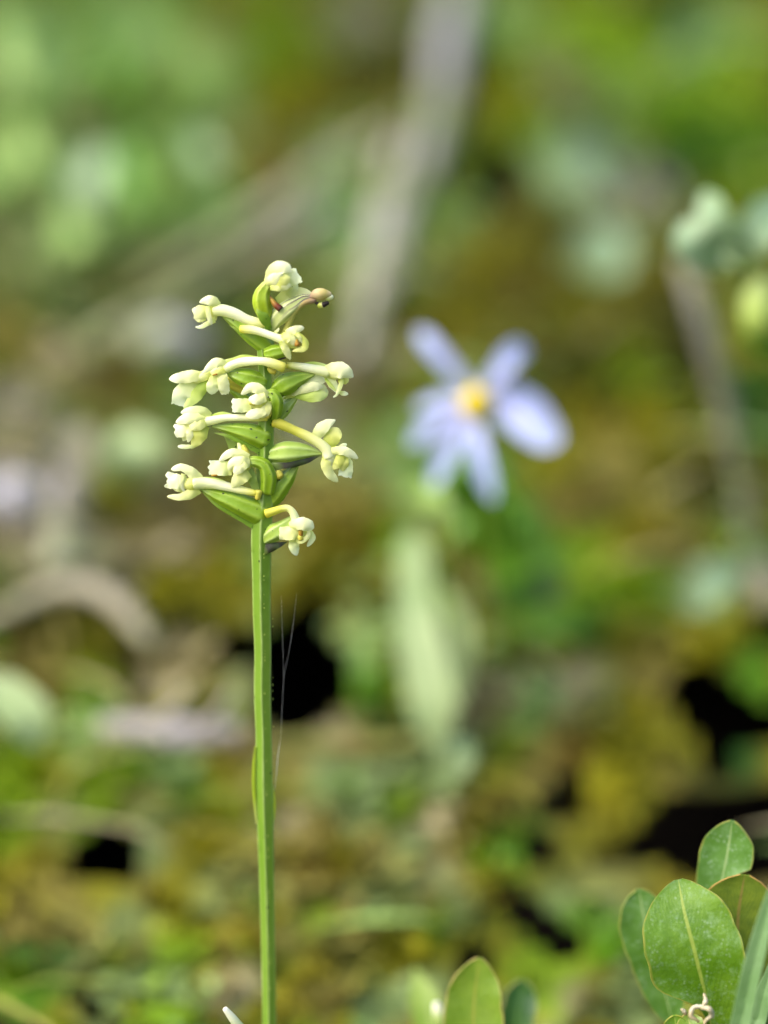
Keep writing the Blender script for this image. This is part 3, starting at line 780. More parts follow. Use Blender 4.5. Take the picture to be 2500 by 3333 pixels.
# --- topmost flower and its bent ovary
a = Z(780, 840, 5.184, 8)
ovary(a, [(480, 1150, -30), (430, 960, 10), (375, 760, 30), (380, 610, 30), (440, 490, 20), (520, 400, 10)], [55, 120, 150, 130, 95, 60], 'ovary_yellow')
bract(a, [(500, 1190, 40), (420, 1020, 110), (340, 900, 120), (285, 820, 100)], [90, 170, 110, 25], 'bract')
f = tub(a, orchid, 'flower', [(520, 420), (640, 380, 20), (740, 330, 20)], [90, 150, 90], 'petal_yellow')
f['label'] = 'topmost pale flower nodding to the right'
pet(a, f, 'lip', [(700, 440, 10), (850, 350, 30), (1010, 280, 10)], [240, 310, 280], 'petal_mint', ruffle=.15, edge=.10, cup=.2)
pet(a, f, 'sepal', [(480, 400, 20), (590, 210, 70), (740, 160, 110), (870, 230, 90)], [150, 270, 230, 170], 'petal_white', cup=.5)
pet(a, f, 'petal', [(560, 460, 110), (680, 400, 150), (850, 330, 120)], [160, 260, 220], 'petal_yellow', cup=.4)
pet(a, f, 'sepal', [(450, 420, 70), (580, 350, 150), (730, 250, 150)], [130, 210, 110], 'petal_white', cup=.55)
pet(a, f, 'sepal', [(520, 490, 110), (690, 490, 160), (860, 450, 110)], [110, 150, 130], 'petal', cup=.45)
tub(a, f, 'spur', [(480, 600, 0), (580, 760, 60), (690, 860, 90)], [14, 44, 58], 'brown', cap=.2)['label'] = 'short withered brown spur'
pet(a, f, 'lip', [(820, 650, -60), (930, 540, -50), (950, 420, -40)], [140, 120, 70], 'petal_mint', cup=.1)

# --- withered flower beside it
a2 = Z(780, 840, 5.184, -6)
f = pet(a2, orchid, 'flower', [(640, 740, -20), (820, 640, -10), (1010, 590, -10), (1220, 600, -20)], [170, 250, 200, 120], 'petal', ruffle=.12, edge=.06, cup=.25)
f['label'] = 'half withered flower with purple brown streaks at the top right'
ovary(a2, [(540, 1200, 0), (640, 1010, 40), (840, 840, 50), (1060, 690, 40), (1200, 650, 30)], [70, 140, 140, 80, 34], 'ovary_cream')
tub(a2, f, 'spur', [(770, 1290, 10), (840, 1080, 40), (930, 900, 70), (1080, 760, 70), (1270, 710, 40)], [70, 55, 52, 48, 50], 'withered')
tub(a2, f, 'bud', [(1200, 660, 30), (1290, 620, 40), (1400, 610, 40), (1520, 620, 30)], [40, 95, 100, 55], 'withered_head')
tub(a2, f, 'petal', [(1480, 680, 40), (1560, 650, 40)], [50, 38], 'petal_mint')
tub(a2, f, 'petal', [(1260, 740, 40), (1320, 770, 50)], [18, 30], 'black', n=8)
tub(a2, f, 'petal', [(1340, 800, 50), (1400, 790, 55)], [45, 48], 'petal_yellow', n=8)
tub(a2, f, 'petal', [(1410, 790, 65), (1490, 755, 60)], [48, 34], 'black', n=8)

# --- left flower below the tip
b = Z(620, 940, 5.925, 6)
ovary(b, [(1480, 1120, -60), (1230, 900, -30), (950, 710, -20), (640, 530, -10)], [170, 190, 130, 30])
bract(b, [(1480, 1120, 20), (1180, 960, 70), (950, 810, 60), (770, 715, 40)], [200, 150, 90, 25])
f = tub(b, orchid, 'flower', [(440, 280, 10), (450, 430, 20), (460, 590, 10)], [80, 100, 60], 'petal_yellow')
f['label'] = 'upper left flower with a straight white spur'
tub(b, f, 'spur', [(470, 420, 20), (620, 415, 30), (850, 480, 30), (1080, 590, 30), (1300, 660, 40), (1490, 705, 40)], [110, 115, 108, 94, 92, 50], 'spur')
pet(b, f, 'sepal', [(530, 330, 50), (430, 240, 100), (320, 225, 100), (180, 260, 50)], [170, 220, 190, 150], 'petal_white', cup=.5)
pet(b, f, 'lip', [(350, 400, 40), (220, 450, 90), (60, 500, 40)], [160, 310, 240], 'petal', cup=.6)
pet(b, f, 'petal', [(320, 330, 130), (345, 480, 150), (380, 610, 140), (410, 690, 120)], [90, 100, 95, 70], 'petal_white')
pet(b, f, 'sepal', [(470, 600, 80), (330, 670, 110), (210, 735, 100), (100, 735, 60)], [110, 100, 85, 80], 'petal_mint')
pet(b, f, 'petal', [(300, 580, 80), (180, 615, 90), (90, 580, 60)], [60, 70, 50], 'petal')

# --- flower facing right, spur crossing in front of the stem
c = Z(760, 1030, 6.381, 34)
ovary(c, [(690, 770, -60), (840, 740, -20), (1000, 710, -10), (1150, 660, -40)], [110, 145, 135, 90])
bract(c, [(900, 890, 0), (1000, 880, 10), (1110, 850, 0)], [30, 36, 20], 'black')
f = tub(c, orchid, 'flower', [(960, 460, 20), (1130, 480, 20), (1290, 540, 10)], [110, 200, 160], 'petal_yellow')
f['label'] = 'right facing flower with an orange throat near the top'
tub(c, f, 'spur', [(1060, 500, 60), (950, 460, 60), (750, 385, 50), (500, 300, 40), (300, 268, 30), (150, 262, 20)], [115, 90, 78, 82, 88, 80], 'spur', cap=.35)
pet(c, f, 'sepal', [(1130, 370, 90), (1290, 270, 130), (1460, 240, 80)], [230, 170, 130], 'petal_white', cup=.4)
pet(c, f, 'petal', [(1330, 360, 150), (1480, 520, 160), (1460, 660, 150), (1230, 720, 120)], [100, 140, 150, 100], 'petal_yellow', cup=.5)
pet(c, f, 'sepal', [(1010, 500, 140), (1080, 680, 150), (1180, 890, 100)], [170, 170, 160], 'petal', cup=.4)
pet(c, f, 'petal', [(1020, 380, 120), (1100, 430, 160), (1200, 480, 170), (1250, 600, 160)], [120, 210, 200, 100], 'petal', cup=.4)
pet(c, f, 'petal', [(1290, 350, 170), (1370, 430, 190), (1420, 550, 170)], [90, 80, 50], 'petal')
tub(c, f, 'column', [(1300, 500, 140), (1330, 590, 150)], [45, 60], 'orange', n=8)
tub(c, f, 'spur', [(720, 1080, -40), (790, 1130, -30), (860, 1160, -20)], [30, 62, 50], 'yellow', n=10)
pet(c, f, 'petal', [(860, 330, -60), (920, 290, -60), (940, 240, -60)], [60, 60, 30], 'petal_white')

# --- double flower on the left
d = Z(540, 1140, 5.184, 10)
ovary(d, [(1650, 530, -10), (1400, 480, 20), (1200, 430, 10), (1050, 400, 0)], [120, 160, 120, 40])
bract(d, [(1580, 180, -70), (1330, 140, -60), (1100, 180, -60), (900, 190, -60)], [120, 130, 90, 30], 'petal_green')
ovary(Z(540, 1140, 5.184, -34), [(1400, 830, 0), (1250, 740, 0), (1050, 630, 0)], [70, 90, 40])
f = tub(Z(540, 1140, 5.184, 14), orchid, 'flower', [(1010, 290, 0), (900, 330, 30), (800, 380, 20)], [80, 120, 90], 'petal')
f['label'] = 'inner flower of the left pair, with an orange dot'
e5 = Z(0, 0, 1, 14)
tub(e5, f, 'spur', [(735, 1200, 8), (762, 1186, 12), (796, 1177, 14), (848, 1175, 30), (885, 1182, 32), (924, 1196, 26)], [15, 14, 14.5, 13, 15.5, 16], 'spur', cap=.3)
pet(d, f, 'sepal', [(1030, 280, 70), (900, 210, 110), (780, 250, 100), (620, 390, 50)], [110, 180, 170, 120], 'petal_white', cup=.5)
pet(d, f, 'lip', [(940, 380, 100), (965, 520, 130), (985, 650, 100), (1000, 740, 60)], [180, 200, 200, 130], 'petal_white', ruffle=.15, edge=.08)
pet(d, f, 'petal', [(830, 440, 60), (790, 600, 90), (770, 740, 50)], [150, 230, 220], 'petal_mint', cup=.3)
pet(d, f, 'petal', [(1020, 330, 110), (900, 360, 140), (760, 380, 120)], [90, 110, 80], 'petal_yellow', cup=.4)
tub(d, f, 'column', [(795, 420, 150), (860, 405, 150)], [16, 15], 'orange', n=6)
d2 = Z(540, 1140, 5.184, -6)
f = tub(d2, orchid, 'flower', [(760, 400, 0), (650, 430, 20), (500, 490, 20)], [90, 110, 90], 'petal')
f['label'] = 'outermost flower of the left pair, hanging open'
tub(d2, f, 'spur', [(1040, 520, -100), (1180, 600, -100), (1330, 690, -100)], [80, 90, 70], 'yellow')
pet(d2, f, 'lip', [(560, 500, 0), (400, 610, 30), (260, 740, 40), (220, 930, 10)], [180, 300, 310, 280], 'petal_mint', cup=.25, edge=.05)
pet(d2, f, 'sepal', [(700, 540, 20), (580, 680, 60), (450, 830, 50), (300, 980, 20)], [160, 220, 220, 130], 'petal_green', cup=.35)
pet(d2, f, 'sepal', [(600, 430, 60), (420, 440, 110), (240, 465, 100), (60, 490, 50)], [160, 230, 200, 150], 'petal_white', cup=.4)

# --- flowers on the right
e = Z(860, 1160, 5.53, 4)
ovary(e, [(170, 640, -20), (400, 500, 10), (640, 400, 10), (890, 325, 0)], [130, 190, 125, 30], 'ovary')
bract(e, [(690, 140, -10), (900, 125, 0), (1150, 170, -10)], [30, 60, 50], 'petal_green')
f = tub(e, orchid, 'flower', [(1120, 290, 10), (1280, 300, 20), (1420, 330, 10)], [90, 140, 90], 'petal')
f['label'] = 'right flower held level on a white spur'
tub(e, f, 'spur', [(1170, 290, 30), (950, 240, 40), (750, 200, 40), (550, 172, 40), (410, 160, 40)], [100, 86, 74, 64, 56], 'spur', cap=.2)
pet(e, f, 'petal', [(1100, 330, 0), (1220, 480, 20), (1330, 660, 20)], [90, 190, 120], 'petal_mint', cup=.2)
pet(e, f, 'petal', [(1330, 420, 40), (1450, 430, 40), (1520, 400, 30)], [100, 150, 80], 'petal_yellow', cup=.3)
pet(e, f, 'sepal', [(1120, 250, 60), (1280, 240, 130), (1440, 270, 130), (1600, 370, 60)], [190, 310, 310, 200], 'petal_white', cup=.55)
pet(e, f, 'sepal', [(1100, 400, 30), (1200, 520, 50), (1320, 650, 40)], [40, 70, 40], 'petal_green', cup=.3)
pet(e, f, 'petal', [(1410, 400, 80), (1370, 540, 100), (1310, 680, 80), (1245, 735, 60)], [70, 85, 50, 50], 'petal_mint')
pet(e, f, 'petal', [(1340, 640, 40), (1420, 665, 50), (1510, 675, 40)], [50, 90, 90], 'petal_mint')
e2 = Z(860, 1160, 5.53, -24)
ovary(e2, [(210, 1170, -20), (380, 930, 0), (560, 750, 10)], [80, 115, 50], 'ovary_pale')
f = tub(e2, orchid, 'flower', [(350, 760, 20), (500, 690, 30), (700, 610, 20), (880, 610, 20), (1040, 640, 10), (1110, 660, 0)], [18, 70, 150, 195, 170, 90], 'petal', flat=.7)
f['label'] = 'half open right flower seen from behind'
pet(e2, f, 'sepal', [(700, 510, 90), (860, 420, 120), (1110, 440, 60)], [120, 200, 180], 'petal_white', cup=.3)
pet(e2, f, 'sepal', [(560, 700, 100), (850, 720, 190), (1140, 690, 120)], [110, 230, 240], 'petal_green', cup=.4)
pet(e2, f, 'petal', [(480, 690, 110), (700, 590, 190), (930, 540, 180), (1060, 560, 120)], [80, 170, 190, 120], 'petal_white', cup=.4)

# --- small flower in front of the stem at the middle
g = Z(740, 1230, 6.9125, 30)
ovary(g, [(1060, 920, -60), (1090, 740, 0), (1090, 540, 40), (1010, 390, 40), (840, 420, 40)], [90, 140, 165, 140, 110], 'ovary')
f = tub(g, orchid, 'flower', [(880, 480, 40), (720, 520, 50), (560, 560, 40)], [150, 230, 150], 'petal_yellow')
f['label'] = 'middle flower facing left, in front of the stem'
pet(g, f, 'lip', [(540, 600, 60), (340, 620, 80), (110, 620, 40)], [300, 350, 330], 'petal_mint', ruffle=.12, edge=.07, cup=.2)
pet(g, f, 'sepal', [(900, 430, 110), (710, 260, 160), (520, 220, 160), (320, 370, 100)], [200, 260, 240, 200], 'petal_white', cup=.5)
pet(g, f, 'sepal', [(900, 640, 150), (720, 780, 170), (420, 850, 90)], [200, 260, 220], 'petal_white', cup=.4)
pet(g, f, 'petal', [(860, 430, 200), (690, 480, 240), (480, 490, 190)], [210, 260, 200], 'petal_white', cup=.5)
pet(g, f, 'petal', [(930, 520, 160), (900, 740, 180), (770, 900, 130)], [130, 170, 140], 'petal', cup=.4)
tub(g, f, 'column', [(520, 570, 190), (600, 590, 190)], [40, 40], 'yellow', n=8)
tub(g, f, 'spur', [(930, 660, 80), (950, 780, 110), (900, 880, 110)], [40, 55, 60], 'yellow', n=10)

# --- left flower, third row
h = Z(560, 1300, 5.184, 8)
ovary(h, [(1560, 660, -10), (1300, 565, 30), (1000, 500, 20), (690, 455, 10)], [190, 158, 96, 20])
bract(h, [(1500, 860, 0), (1200, 720, 30), (950, 620, 30), (710, 565, 20)], [170, 110, 60, 30])
bract(h, [(620, 290, -30), (840, 240, -20), (1030, 260, -30)], [30, 60, 50], 'petal_green')
bract(Z(560, 1300, 5.184, -30), [(1120, 900, 0), (1010, 760, 0), (880, 620, 0)], [170, 150, 30], 'ovary_pale')
f = tub(h, orchid, 'flower', [(560, 380, 20), (430, 420, 30), (300, 460, 20)], [80, 130, 90], 'petal_yellow')
f['label'] = 'left flower of the third row with a hooked lower sepal'
tub(h, f, 'spur', [(500, 390, 40), (680, 355, 50), (900, 312, 60), (1200, 308, 90), (1400, 312, 120), (1600, 315, 140)], [80, 76, 60, 54, 60, 52], 'spur', cap=.4)
pet(h, f, 'sepal', [(650, 270, -10), (510, 200, 30), (340, 190, 30), (150, 225, 0)], [100, 180, 160, 140], 'petal_mint', cup=.4)
pet(h, f, 'lip', [(330, 470, 60), (200, 520, 90), (40, 530, 50)], [190, 250, 250], 'petal_white', cup=.4, ruffle=.1, edge=.06)
pet(h, f, 'petal', [(300, 560, 50), (230, 620, 70), (190, 700, 40)], [130, 140, 60], 'petal', cup=.3)
pet(h, f, 'sepal', [(560, 440, 60), (470, 590, 110), (400, 720, 90), (330, 830, 60)], [170, 280, 190, 80], 'petal_yellow', cup=.45)
pet(h, f, 'sepal', [(540, 350, 90), (390, 320, 140), (230, 330, 130), (70, 390, 70)], [130, 200, 200, 180], 'petal_white', cup=.5)
pet(h, f, 'petal', [(560, 390, 110), (440, 440, 160), (290, 450, 130)], [130, 190, 160], 'petal', cup=.45)
pet(h, f, 'petal', [(280, 470, 130), (300, 590, 150), (270, 720, 110)], [90, 130, 90], 'petal_white', cup=.3)
pet(h, f, 'sepal', [(390, 790, 70), (260, 800, 90), (100, 795, 60)], [40, 75, 80], 'petal_mint')

# --- right flower, third row, drooping spur
k = Z(860, 1340, 5.184, 6)
ovary(k, [(80, 730, -20), (380, 690, 30), (690, 680, 30), (970, 710, 20)], [120, 185, 130, 20], 'ovary_pale')
bract(k, [(100, 915, 30), (420, 880, 100), (700, 825, 90), (960, 740, 50)], [150, 140, 110, 30], 'bract_dark')
f = tub(k, orchid, 'flower', [(1060, 660, 20), (1110, 790, 30), (1130, 900, 20)], [95, 115, 70], 'petal_white')
f['label'] = 'drooping right flower with widely spread sepals'
tub(k, f, 'spur', [(1090, 760, 40), (1050, 640, 50), (900, 510, 60), (700, 400, 60), (500, 310, 70), (300, 220, 80), (160, 170, 70)], [110, 92, 82, 84, 76, 88, 86], 'spur_yellow', cap=.3)
pet(k, f, 'sepal', [(860, 440, 0), (950, 310, 30), (1070, 205, 30), (1200, 140, 10)], [160, 240, 190, 120], 'petal_white', cup=.35)
pet(k, f, 'petal', [(1070, 580, -30), (1150, 440, 0), (1240, 270, -10)], [220, 300, 270], 'petal_yellow', cup=.25, edge=.05)
pet(k, f, 'petal', [(1240, 620, 0), (1310, 585, 0), (1390, 545, -10)], [60, 80, 90], 'petal_mint')
pet(k, f, 'lip', [(1320, 740, 10), (1390, 900, 40), (1360, 1100, 10)], [170, 240, 260], 'petal_mint', cup=.3)
pet(k, f, 'petal', [(1270, 720, 40), (1330, 860, 80), (1320, 1000, 50)], [160, 220, 120], 'petal_yellow', cup=.4)
pet(k, f, 'petal', [(1290, 730, 90), (1250, 860, 110), (1150, 970, 70)], [150, 170, 110], 'petal_yellow', cup=.4)
pet(k, f, 'sepal', [(1060, 740, 80), (1045, 900, 100), (1110, 1050, 80), (1240, 1180, 30)], [150, 190, 170, 130], 'petal', cup=.45)
pet(k, f, 'sepal', [(1140, 660, 90), (1300, 655, 130), (1430, 695, 110), (1580, 790, 60)], [130, 160, 160, 130], 'petal_white', cup=.45)

# --- ovary with a knob, behind the stem on the right
l = Z(780, 1400, 6.381, -6)
ovary(l, [(560, 1560, -20), (760, 1280, 10), (980, 1000, 10), (1210, 690, 0)], [150, 195, 165, 40])
bract(l, [(560, 1620, -30), (900, 1300, -20), (1220, 760, -20)], [220, 190, 40], 'bract')
f = tub(l, orchid, 'flower', [(790, 880, 150), (840, 960, 170)], [90, 105], 'yellow', n=10)
f['label'] = 'round yellow spur end of a hidden flower, right of the stem'

# --- flower in front, left of the stem, fourth row
m_ = Z(660, 1430, 5.925, 26)
ovary(m_, [(1250, 1000, -30), (1270, 740, 20), (1200, 520, 40), (1040, 430, 40), (880, 430, 40)], [130, 150, 125, 105, 95], 'ovary')
bract(m_, [(1030, 970, -30), (970, 800, 0), (940, 640, 0), (960, 540, -10)], [120, 170, 130, 50], 'ovary_pale', cup=.3)
f = tub(m_, orchid, 'flower', [(880, 450, 50), (720, 480, 60), (560, 520, 40)], [130, 200, 140], 'petal_yellow')
f['label'] = 'front flower of the fourth row with an orange lip mark'
pet(m_, f, 'lip', [(560, 560, 60), (360, 560, 80), (110, 540, 40)], [280, 320, 300], 'petal_mint', cup=.2, edge=.05)
pet(m_, f, 'sepal', [(880, 620, 100), (720, 740, 130), (560, 920, 60)], [260, 320, 200], 'petal', cup=.35)
pet(m_, f, 'sepal', [(880, 350, 90), (690, 270, 140), (520, 270, 140), (320, 420, 80)], [160, 180, 170, 160], 'petal_white', cup=.5)
pet(m_, f, 'petal', [(900, 450, 130), (740, 450, 190), (580, 470, 180), (500, 590, 140)], [200, 270, 230, 160], 'petal_white', cup=.45)
pet(m_, f, 'petal', [(840, 470, 190), (720, 560, 220), (600, 650, 190)], [160, 190, 150], 'petal_white', cup=.5)
tub(m_, f, 'lip_mark', [(180, 700, 90), (280, 690, 100)], [24, 14], 'orange', n=6)
tub(m_, f, 'spur', [(780, 130, -80), (830, 230, -40), (880, 340, 10)], [50, 62, 50], 'yellow', n=10)
tub(m_, f, 'column', [(690, 40, -90), (720, 160, -70), (740, 300, -40)], [30, 50, 55], 'petal_white', n=10)

# --- lowest left flower
j = Z(530, 1490, 4.608, 6)
ovary(j, [(1470, 830, -10), (1130, 690, 30), (820, 570, 20), (560, 465, 10)], [190, 150, 96, 20])
bract(j, [(1360, 990, 0), (1080, 860, 20), (800, 700, 20), (530, 450, 10)], [150, 80, 50, 20], 'bract')
bract(j, [(540, 300, -30), (760, 325, -20), (960, 375, -30)], [20, 60, 60], 'petal_green')
f = tub(j, orchid, 'flower', [(560, 380, 20), (430, 390, 30), (300, 400, 20)], [90, 125, 70], 'petal_yellow')
f['label'] = 'lowest left flower opening like a beak'
tub(j, f, 'spur', [(480, 380, 40), (700, 385, 40), (950, 430, 60), (1200, 490, 100), (1390, 530, 130)], [105, 80, 68, 58, 48], 'spur')
tub(j, f, 'spur_end', [(1440, 510, 140), (1420, 610, 140)], [56, 42], 'yellow', n=10)
pet(j, f, 'lip', [(350, 370, 50), (220, 360, 80), (60, 330, 40)], [210, 250, 270], 'petal_white', cup=.5)
pet(j, f, 'petal', [(320, 460, 60), (230, 450, 80), (130, 430, 50)], [130, 130, 90], 'petal', cup=.4)
pet(j, f, 'sepal', [(540, 330, 40), (430, 220, 80), (290, 145, 80), (130, 175, 40)], [180, 170, 120, 110], 'petal_white', cup=.5)
pet(j, f, 'sepal', [(530, 460, 40), (400, 545, 80), (250, 590, 80), (70, 580, 40)], [180, 170, 110, 110], 'petal', cup=.5)
pet(j, f, 'petal', [(310, 240, 100), (275, 380, 110), (330, 540, 80)], [70, 70, 50], 'petal_white')

# --- lowest right flower
q_ = Z(800, 1610, 5.925, 24)
ovary(q_, [(360, 870, -50), (530, 750, -10), (730, 630, 0), (890, 480, -20)], [110, 170, 145, 80], 'ovary_pale')
bract(q_, [(280, 1090, -30), (480, 1020, 30), (640, 970, 30), (800, 910, 10)], [200, 170, 110, 30], 'bract_dark')
f = tub(q_, orchid, 'flower', [(1000, 600, 20), (1060, 720, 30), (1080, 830, 30)], [90, 150, 120], 'petal_yellow')
f['label'] = 'lowest right flower with a dark throat under a white hood'
tub(q_, f, 'spur', [(980, 540, 40), (910, 350, 60), (810, 262, 60), (690, 270, 60), (520, 325, 60), (390, 370, 50)], [95, 74, 66, 68, 80, 92], 'spur_yellow', cap=.25)
pet(q_, f, 'sepal', [(940, 860, 60), (930, 1000, 80), (980, 1170, 50)], [210, 220, 160], 'petal_mint', cup=.35)
pet(q_, f, 'sepal', [(1220, 680, 60), (1290, 830, 80), (1190, 1000, 60)], [90, 120, 120], 'petal_mint', cup=.4)
pet(q_, f, 'petal', [(960, 860, 140), (1070, 905, 150), (1200, 800, 140), (1210, 700, 120)], [80, 95, 90, 60], 'petal', cup=.4, tip=False)
pet(q_, f, 'lip', [(1040, 770, 130), (870, 750, 160), (640, 740, 110)], [200, 290, 260], 'petal', cup=.3, edge=.04)
tub(q_, f, 'column', [(1060, 700, 150), (1065, 780, 150)], [50, 40], 'orange', n=8)
tub(q_, f, 'throat', [(1050, 800, 130), (1060, 850, 130)], [60, 66], 'yellow', n=8)
pet(q_, f, 'sepal', [(860, 610, 120), (1090, 560, 210), (1310, 640, 140)], [180, 270, 250], 'petal_white', cup=.6)

# ------------------------------------------------------------------ spider silk beside the stem
def strand(name, pts_, r_, label):
    V, F, A = tube([O(*p) for p in pts_], [q * S for q in r_], n=40, seg=5, jitter=.25, cap=1)
    tag(link(name, V, F, A, M['silk']), label, 'spider silk', 'spider silk threads')
strand('silk_thread', [(966, 1930, 0), (952, 2050, 0), (935, 2150, 0), (924, 2210, 0), (914, 2390, 0), (906, 2450, 0), (895, 2570, 5)], [.07, .13, .10, .20, .16, .7, .6], 'long thin spider thread running down to the orchid stem')
strand('silk_thread', [(916, 1940, 0), (919, 2060, 0), (922, 2150, 0), (924, 2210, 0)], [.07, .14, .12, .12], 'short spider thread hanging nearest beside the orchid stem')

# ------------------------------------------------------------------ leafy sprig, lower right, near the orchid
def QW(dep, w): return [q * S * dep / FOCUS for q in w]
def leaf(parent, pts_, w, mat, name='leaf', thick=.00035, **kw):
    kw.setdefault('n', 30); kw.setdefault('m', 13); kw.setdefault('cup', -.14); kw.setdefault('edge', .028); kw.setdefault('ruffle', .05); kw.setdefault('base_round', True)
    dm = pts_[0][2]
    cnt[0] += 1
    V, F, A = ribbon([Q(*p) for p in pts_], QW(dm, w), seed=cnt[0], **kw)
    return link(name, V, F, A, M[mat], parent, thick=thick)
def twig(parent, pts_, r_, mat, name='stem', **kw):
    V, F, A = tube([Q(*p) for p in pts_], [a * S * p[2] / FOCUS for a, p in zip(r_, pts_)], **kw)
    return link(name, V, F, A, M[mat], parent)
spr = thing('leafy_sprig', 'green sprig of blunt oval leaves with red edges and an insect bite', 'plant', Q(2330, 4730, .505))
twig(spr, [(2330, 4740, .505), (2335, 3800, .506), (2330, 3480, .505), (2325, 3330, .504)], [16, 14, 12, 9], 'bark_brown')
leaf(spr, [(2330, 3060, .512), (2345, 2900, .512), (2368, 2770, .511), (2384, 2672, .510)], [150, 166, 172, 110], 'leaf_blue', cut=[(1, .45, .5, .075)], tilt=6)
leaf(spr, [(2190, 3330, .520), (2150, 3180, .519), (2105, 3030, .518), (2080, 2895, .518)], [90, 150, 170, 150], 'leaf_blue', edge=.04)
leaf(spr, [(2440, 3330, .510), (2410, 3160, .508), (2405, 3000, .507), (2425, 2848, .507)], [120, 250, 270, 240], 'leaf_under', tilt=-12)
leaf(spr, [(2325, 3420, .503), (2298, 3260, .499), (2262, 3106, .497), (2228, 2975, .498), (2208, 2862, .501)], [120, 275, 314, 276, 190], 'leaf', cut=[(-1, .10, .88, .20)], tilt=4, n=40, m=17)
leaf(spr, [(2560, 3480, .507), (2500, 3330, .505), (2490, 3220, .503)], [120, 190, 160], 'leaf_dark')
leaf(spr, [(2230, 3420, .498), (2205, 3360, .496), (2195, 3305, .496)], [40, 80, 70], 'leaf')
leaf(spr, [(2280, 3420, .498), (2255, 3360, .495), (2235, 3300, .496)], [40, 90, 80], 'leaf_yel')
for pts_, rr in (([(2292, 3236, .494), (2297, 3260, .492), (2285, 3275, .492), (2258, 3280, .492), (2250, 3305, .492), (2275, 3325, .492)], [4, 8, 6, 7, 8, 4]), ([(2285, 3280, .491), (2310, 3285, .490), (2318, 3305, .491), (2300, 3320, .492), (2290, 3340, .492)], [7, 9, 8, 6, 4]), ([(2218, 3285, .495), (2225, 3290, .495), (2232, 3300, .495)], [4, 7, 5])):
    V, F, A = tube([Q(*p) for p in pts_], [a * S for a in rr], n=24, seg=7, jitter=.16, cap=.8)
    link('dried_bit', V, F, A, M['dried'], spr)
gb = thing('grass_blade', 'broad grass blade leaning across the lower right corner', 'grass blade', Q(2290, 5030, .488), 'grass blades at the lower right')
leaf(gb, [(2290, 5040, .488), (2350, 3600, .484), (2410, 3333, .482), (2455, 3130, .480), (2520, 2900, .479), (2600, 2700, .479)], [40, 66, 64, 60, 40, 10], 'blade', name='blade', cup=.0, fold=.25, base_round=False, edge=0)
gb = thing('grass_blade', 'second grass blade low in the lower right corner, half hidden behind the first', 'grass blade', Q(2400, 4830, .500), 'grass blades at the lower right')
leaf(gb, [(2400, 4840, .500), (2440, 3500, .494), (2470, 3300, .493), (2530, 3080, .492)], [40, 60, 56, 20], 'blade', name='blade', cup=.0, fold=.25, base_round=False, edge=0)

# ------------------------------------------------------------------ small plants along the lower edge
sp2 = thing('leafy_sprig', 'pair of pointed leaves rising at the bottom edge, the right one tipped dark', 'plant', G(1540, 3900))
twig(sp2, [(1540, 3900, ground_depth(3900)), (1545, 3600, .53), (1545, 3440, .535)], [10, 9, 7], 'bract')
leaf(sp2, [(1545, 3520, .522), (1540, 3380, .522), (1545, 3240, .522), (1562, 3118, .522)], [80, 190, 176, 110], 'leaf_yel', cup=-.15)
leaf(sp2, [(1610, 3520, .545), (1660, 3400, .545), (1690, 3280, .545), (1700, 3190, .546)], [60, 110, 112, 100], 'leaf_dark', cup=-.3)
leaf(sp2, [(1560, 3560, .56), (1440, 3420, .57), (1390, 3280, .575), (1350, 3150, .58)], [60, 120, 110, 50], 'leaf_yel', cup=-.1)
tub_ = tube([Q(1450, 3360, .54), Q(1432, 3310, .54), Q(1420, 3268, .54)], QW(.54, [14, 22, 12]), n=12)
link('bud', *tub_[:2], tub_[2], M['tip_white'], sp2)
sh = thing('plant_shoot', 'white tipped young shoot poking up left of the orchid stem', 'plant', Q(860, 4720, .505))
twig(sh, [(860, 4730, .505), (840, 3550, .503), (800, 3380, .50), (765, 3325, .499), (733, 3284, .498)], [12, 13, 15, 15, 9], 'tip_white', name='shoot_tip')
pl = thing('broad_leaf', 'broad pale green leaf lying blurred at the bottom left edge', 'leaf', G(500, 3560))
leaf(pl, [(280, 3440, .615), (420, 3350, .62), (560, 3315, .625), (720, 3330, .63)], [80, 180, 200, 110], 'leaf_soft', name='blade', tilt=15)

# ------------------------------------------------------------------ aster
AD = .66
ast = thing('aster', 'pale lilac aster flower with a yellow centre and few petals', 'flower', G(1640, 2160))
ac_ = (1552, 1312)
petals = [
    ([(-10, -30, 0), (-90, -120, 30), (-150, -190, 40), (-190, -238, 30)], [60, 92, 100, 90]),
    ([(20, -40, 0), (75, -110, 20), (125, -165, 10), (165, -165, -30)], [60, 100, 120, 110]),
    ([(30, -10, 0), (120, 40, 40), (205, 92, 60), (275, 120, 50)], [70, 130, 150, 140]),
    ([(60, -60, -30), (160, -20, -40), (250, 60, -50)], [50, 80, 60]),
    ([(-30, 10, 10), (-110, 50, 40), (-170, 90, 30), (-215, 140, 0)], [60, 90, 96, 80]),
    ([(-20, 30, 10), (-70, 110, 60), (-110, 190, 60), (-145, 275, 30)], [60, 90, 96, 90]),
    ([(-5, 40, 10), (0, 120, 60), (20, 210, 70), (55, 320, 40)], [60, 96, 104, 90]),
    ([(-30, -10, 0), (-120, -10, -30), (-200, 20, -50)], [50, 70, 60]),
]
kA = S * AD / FOCUS
def AQ(x, y, z): return Q(ac_[0] + x, ac_[1] + y, AD - z * kA)
for k_, (pts_, w) in enumerate(petals):
    V, F, A = ribbon([AQ(*p) for p in pts_], [q * kA * (.70 if k_ == 2 else .56) for q in w], cup=-.25, seed=k_ + 90, n=16, m=7, base_round=False)
    link('petal', V, F, A, M['aster'], ast, thick=.0004)
dv, df, da = [], [], []
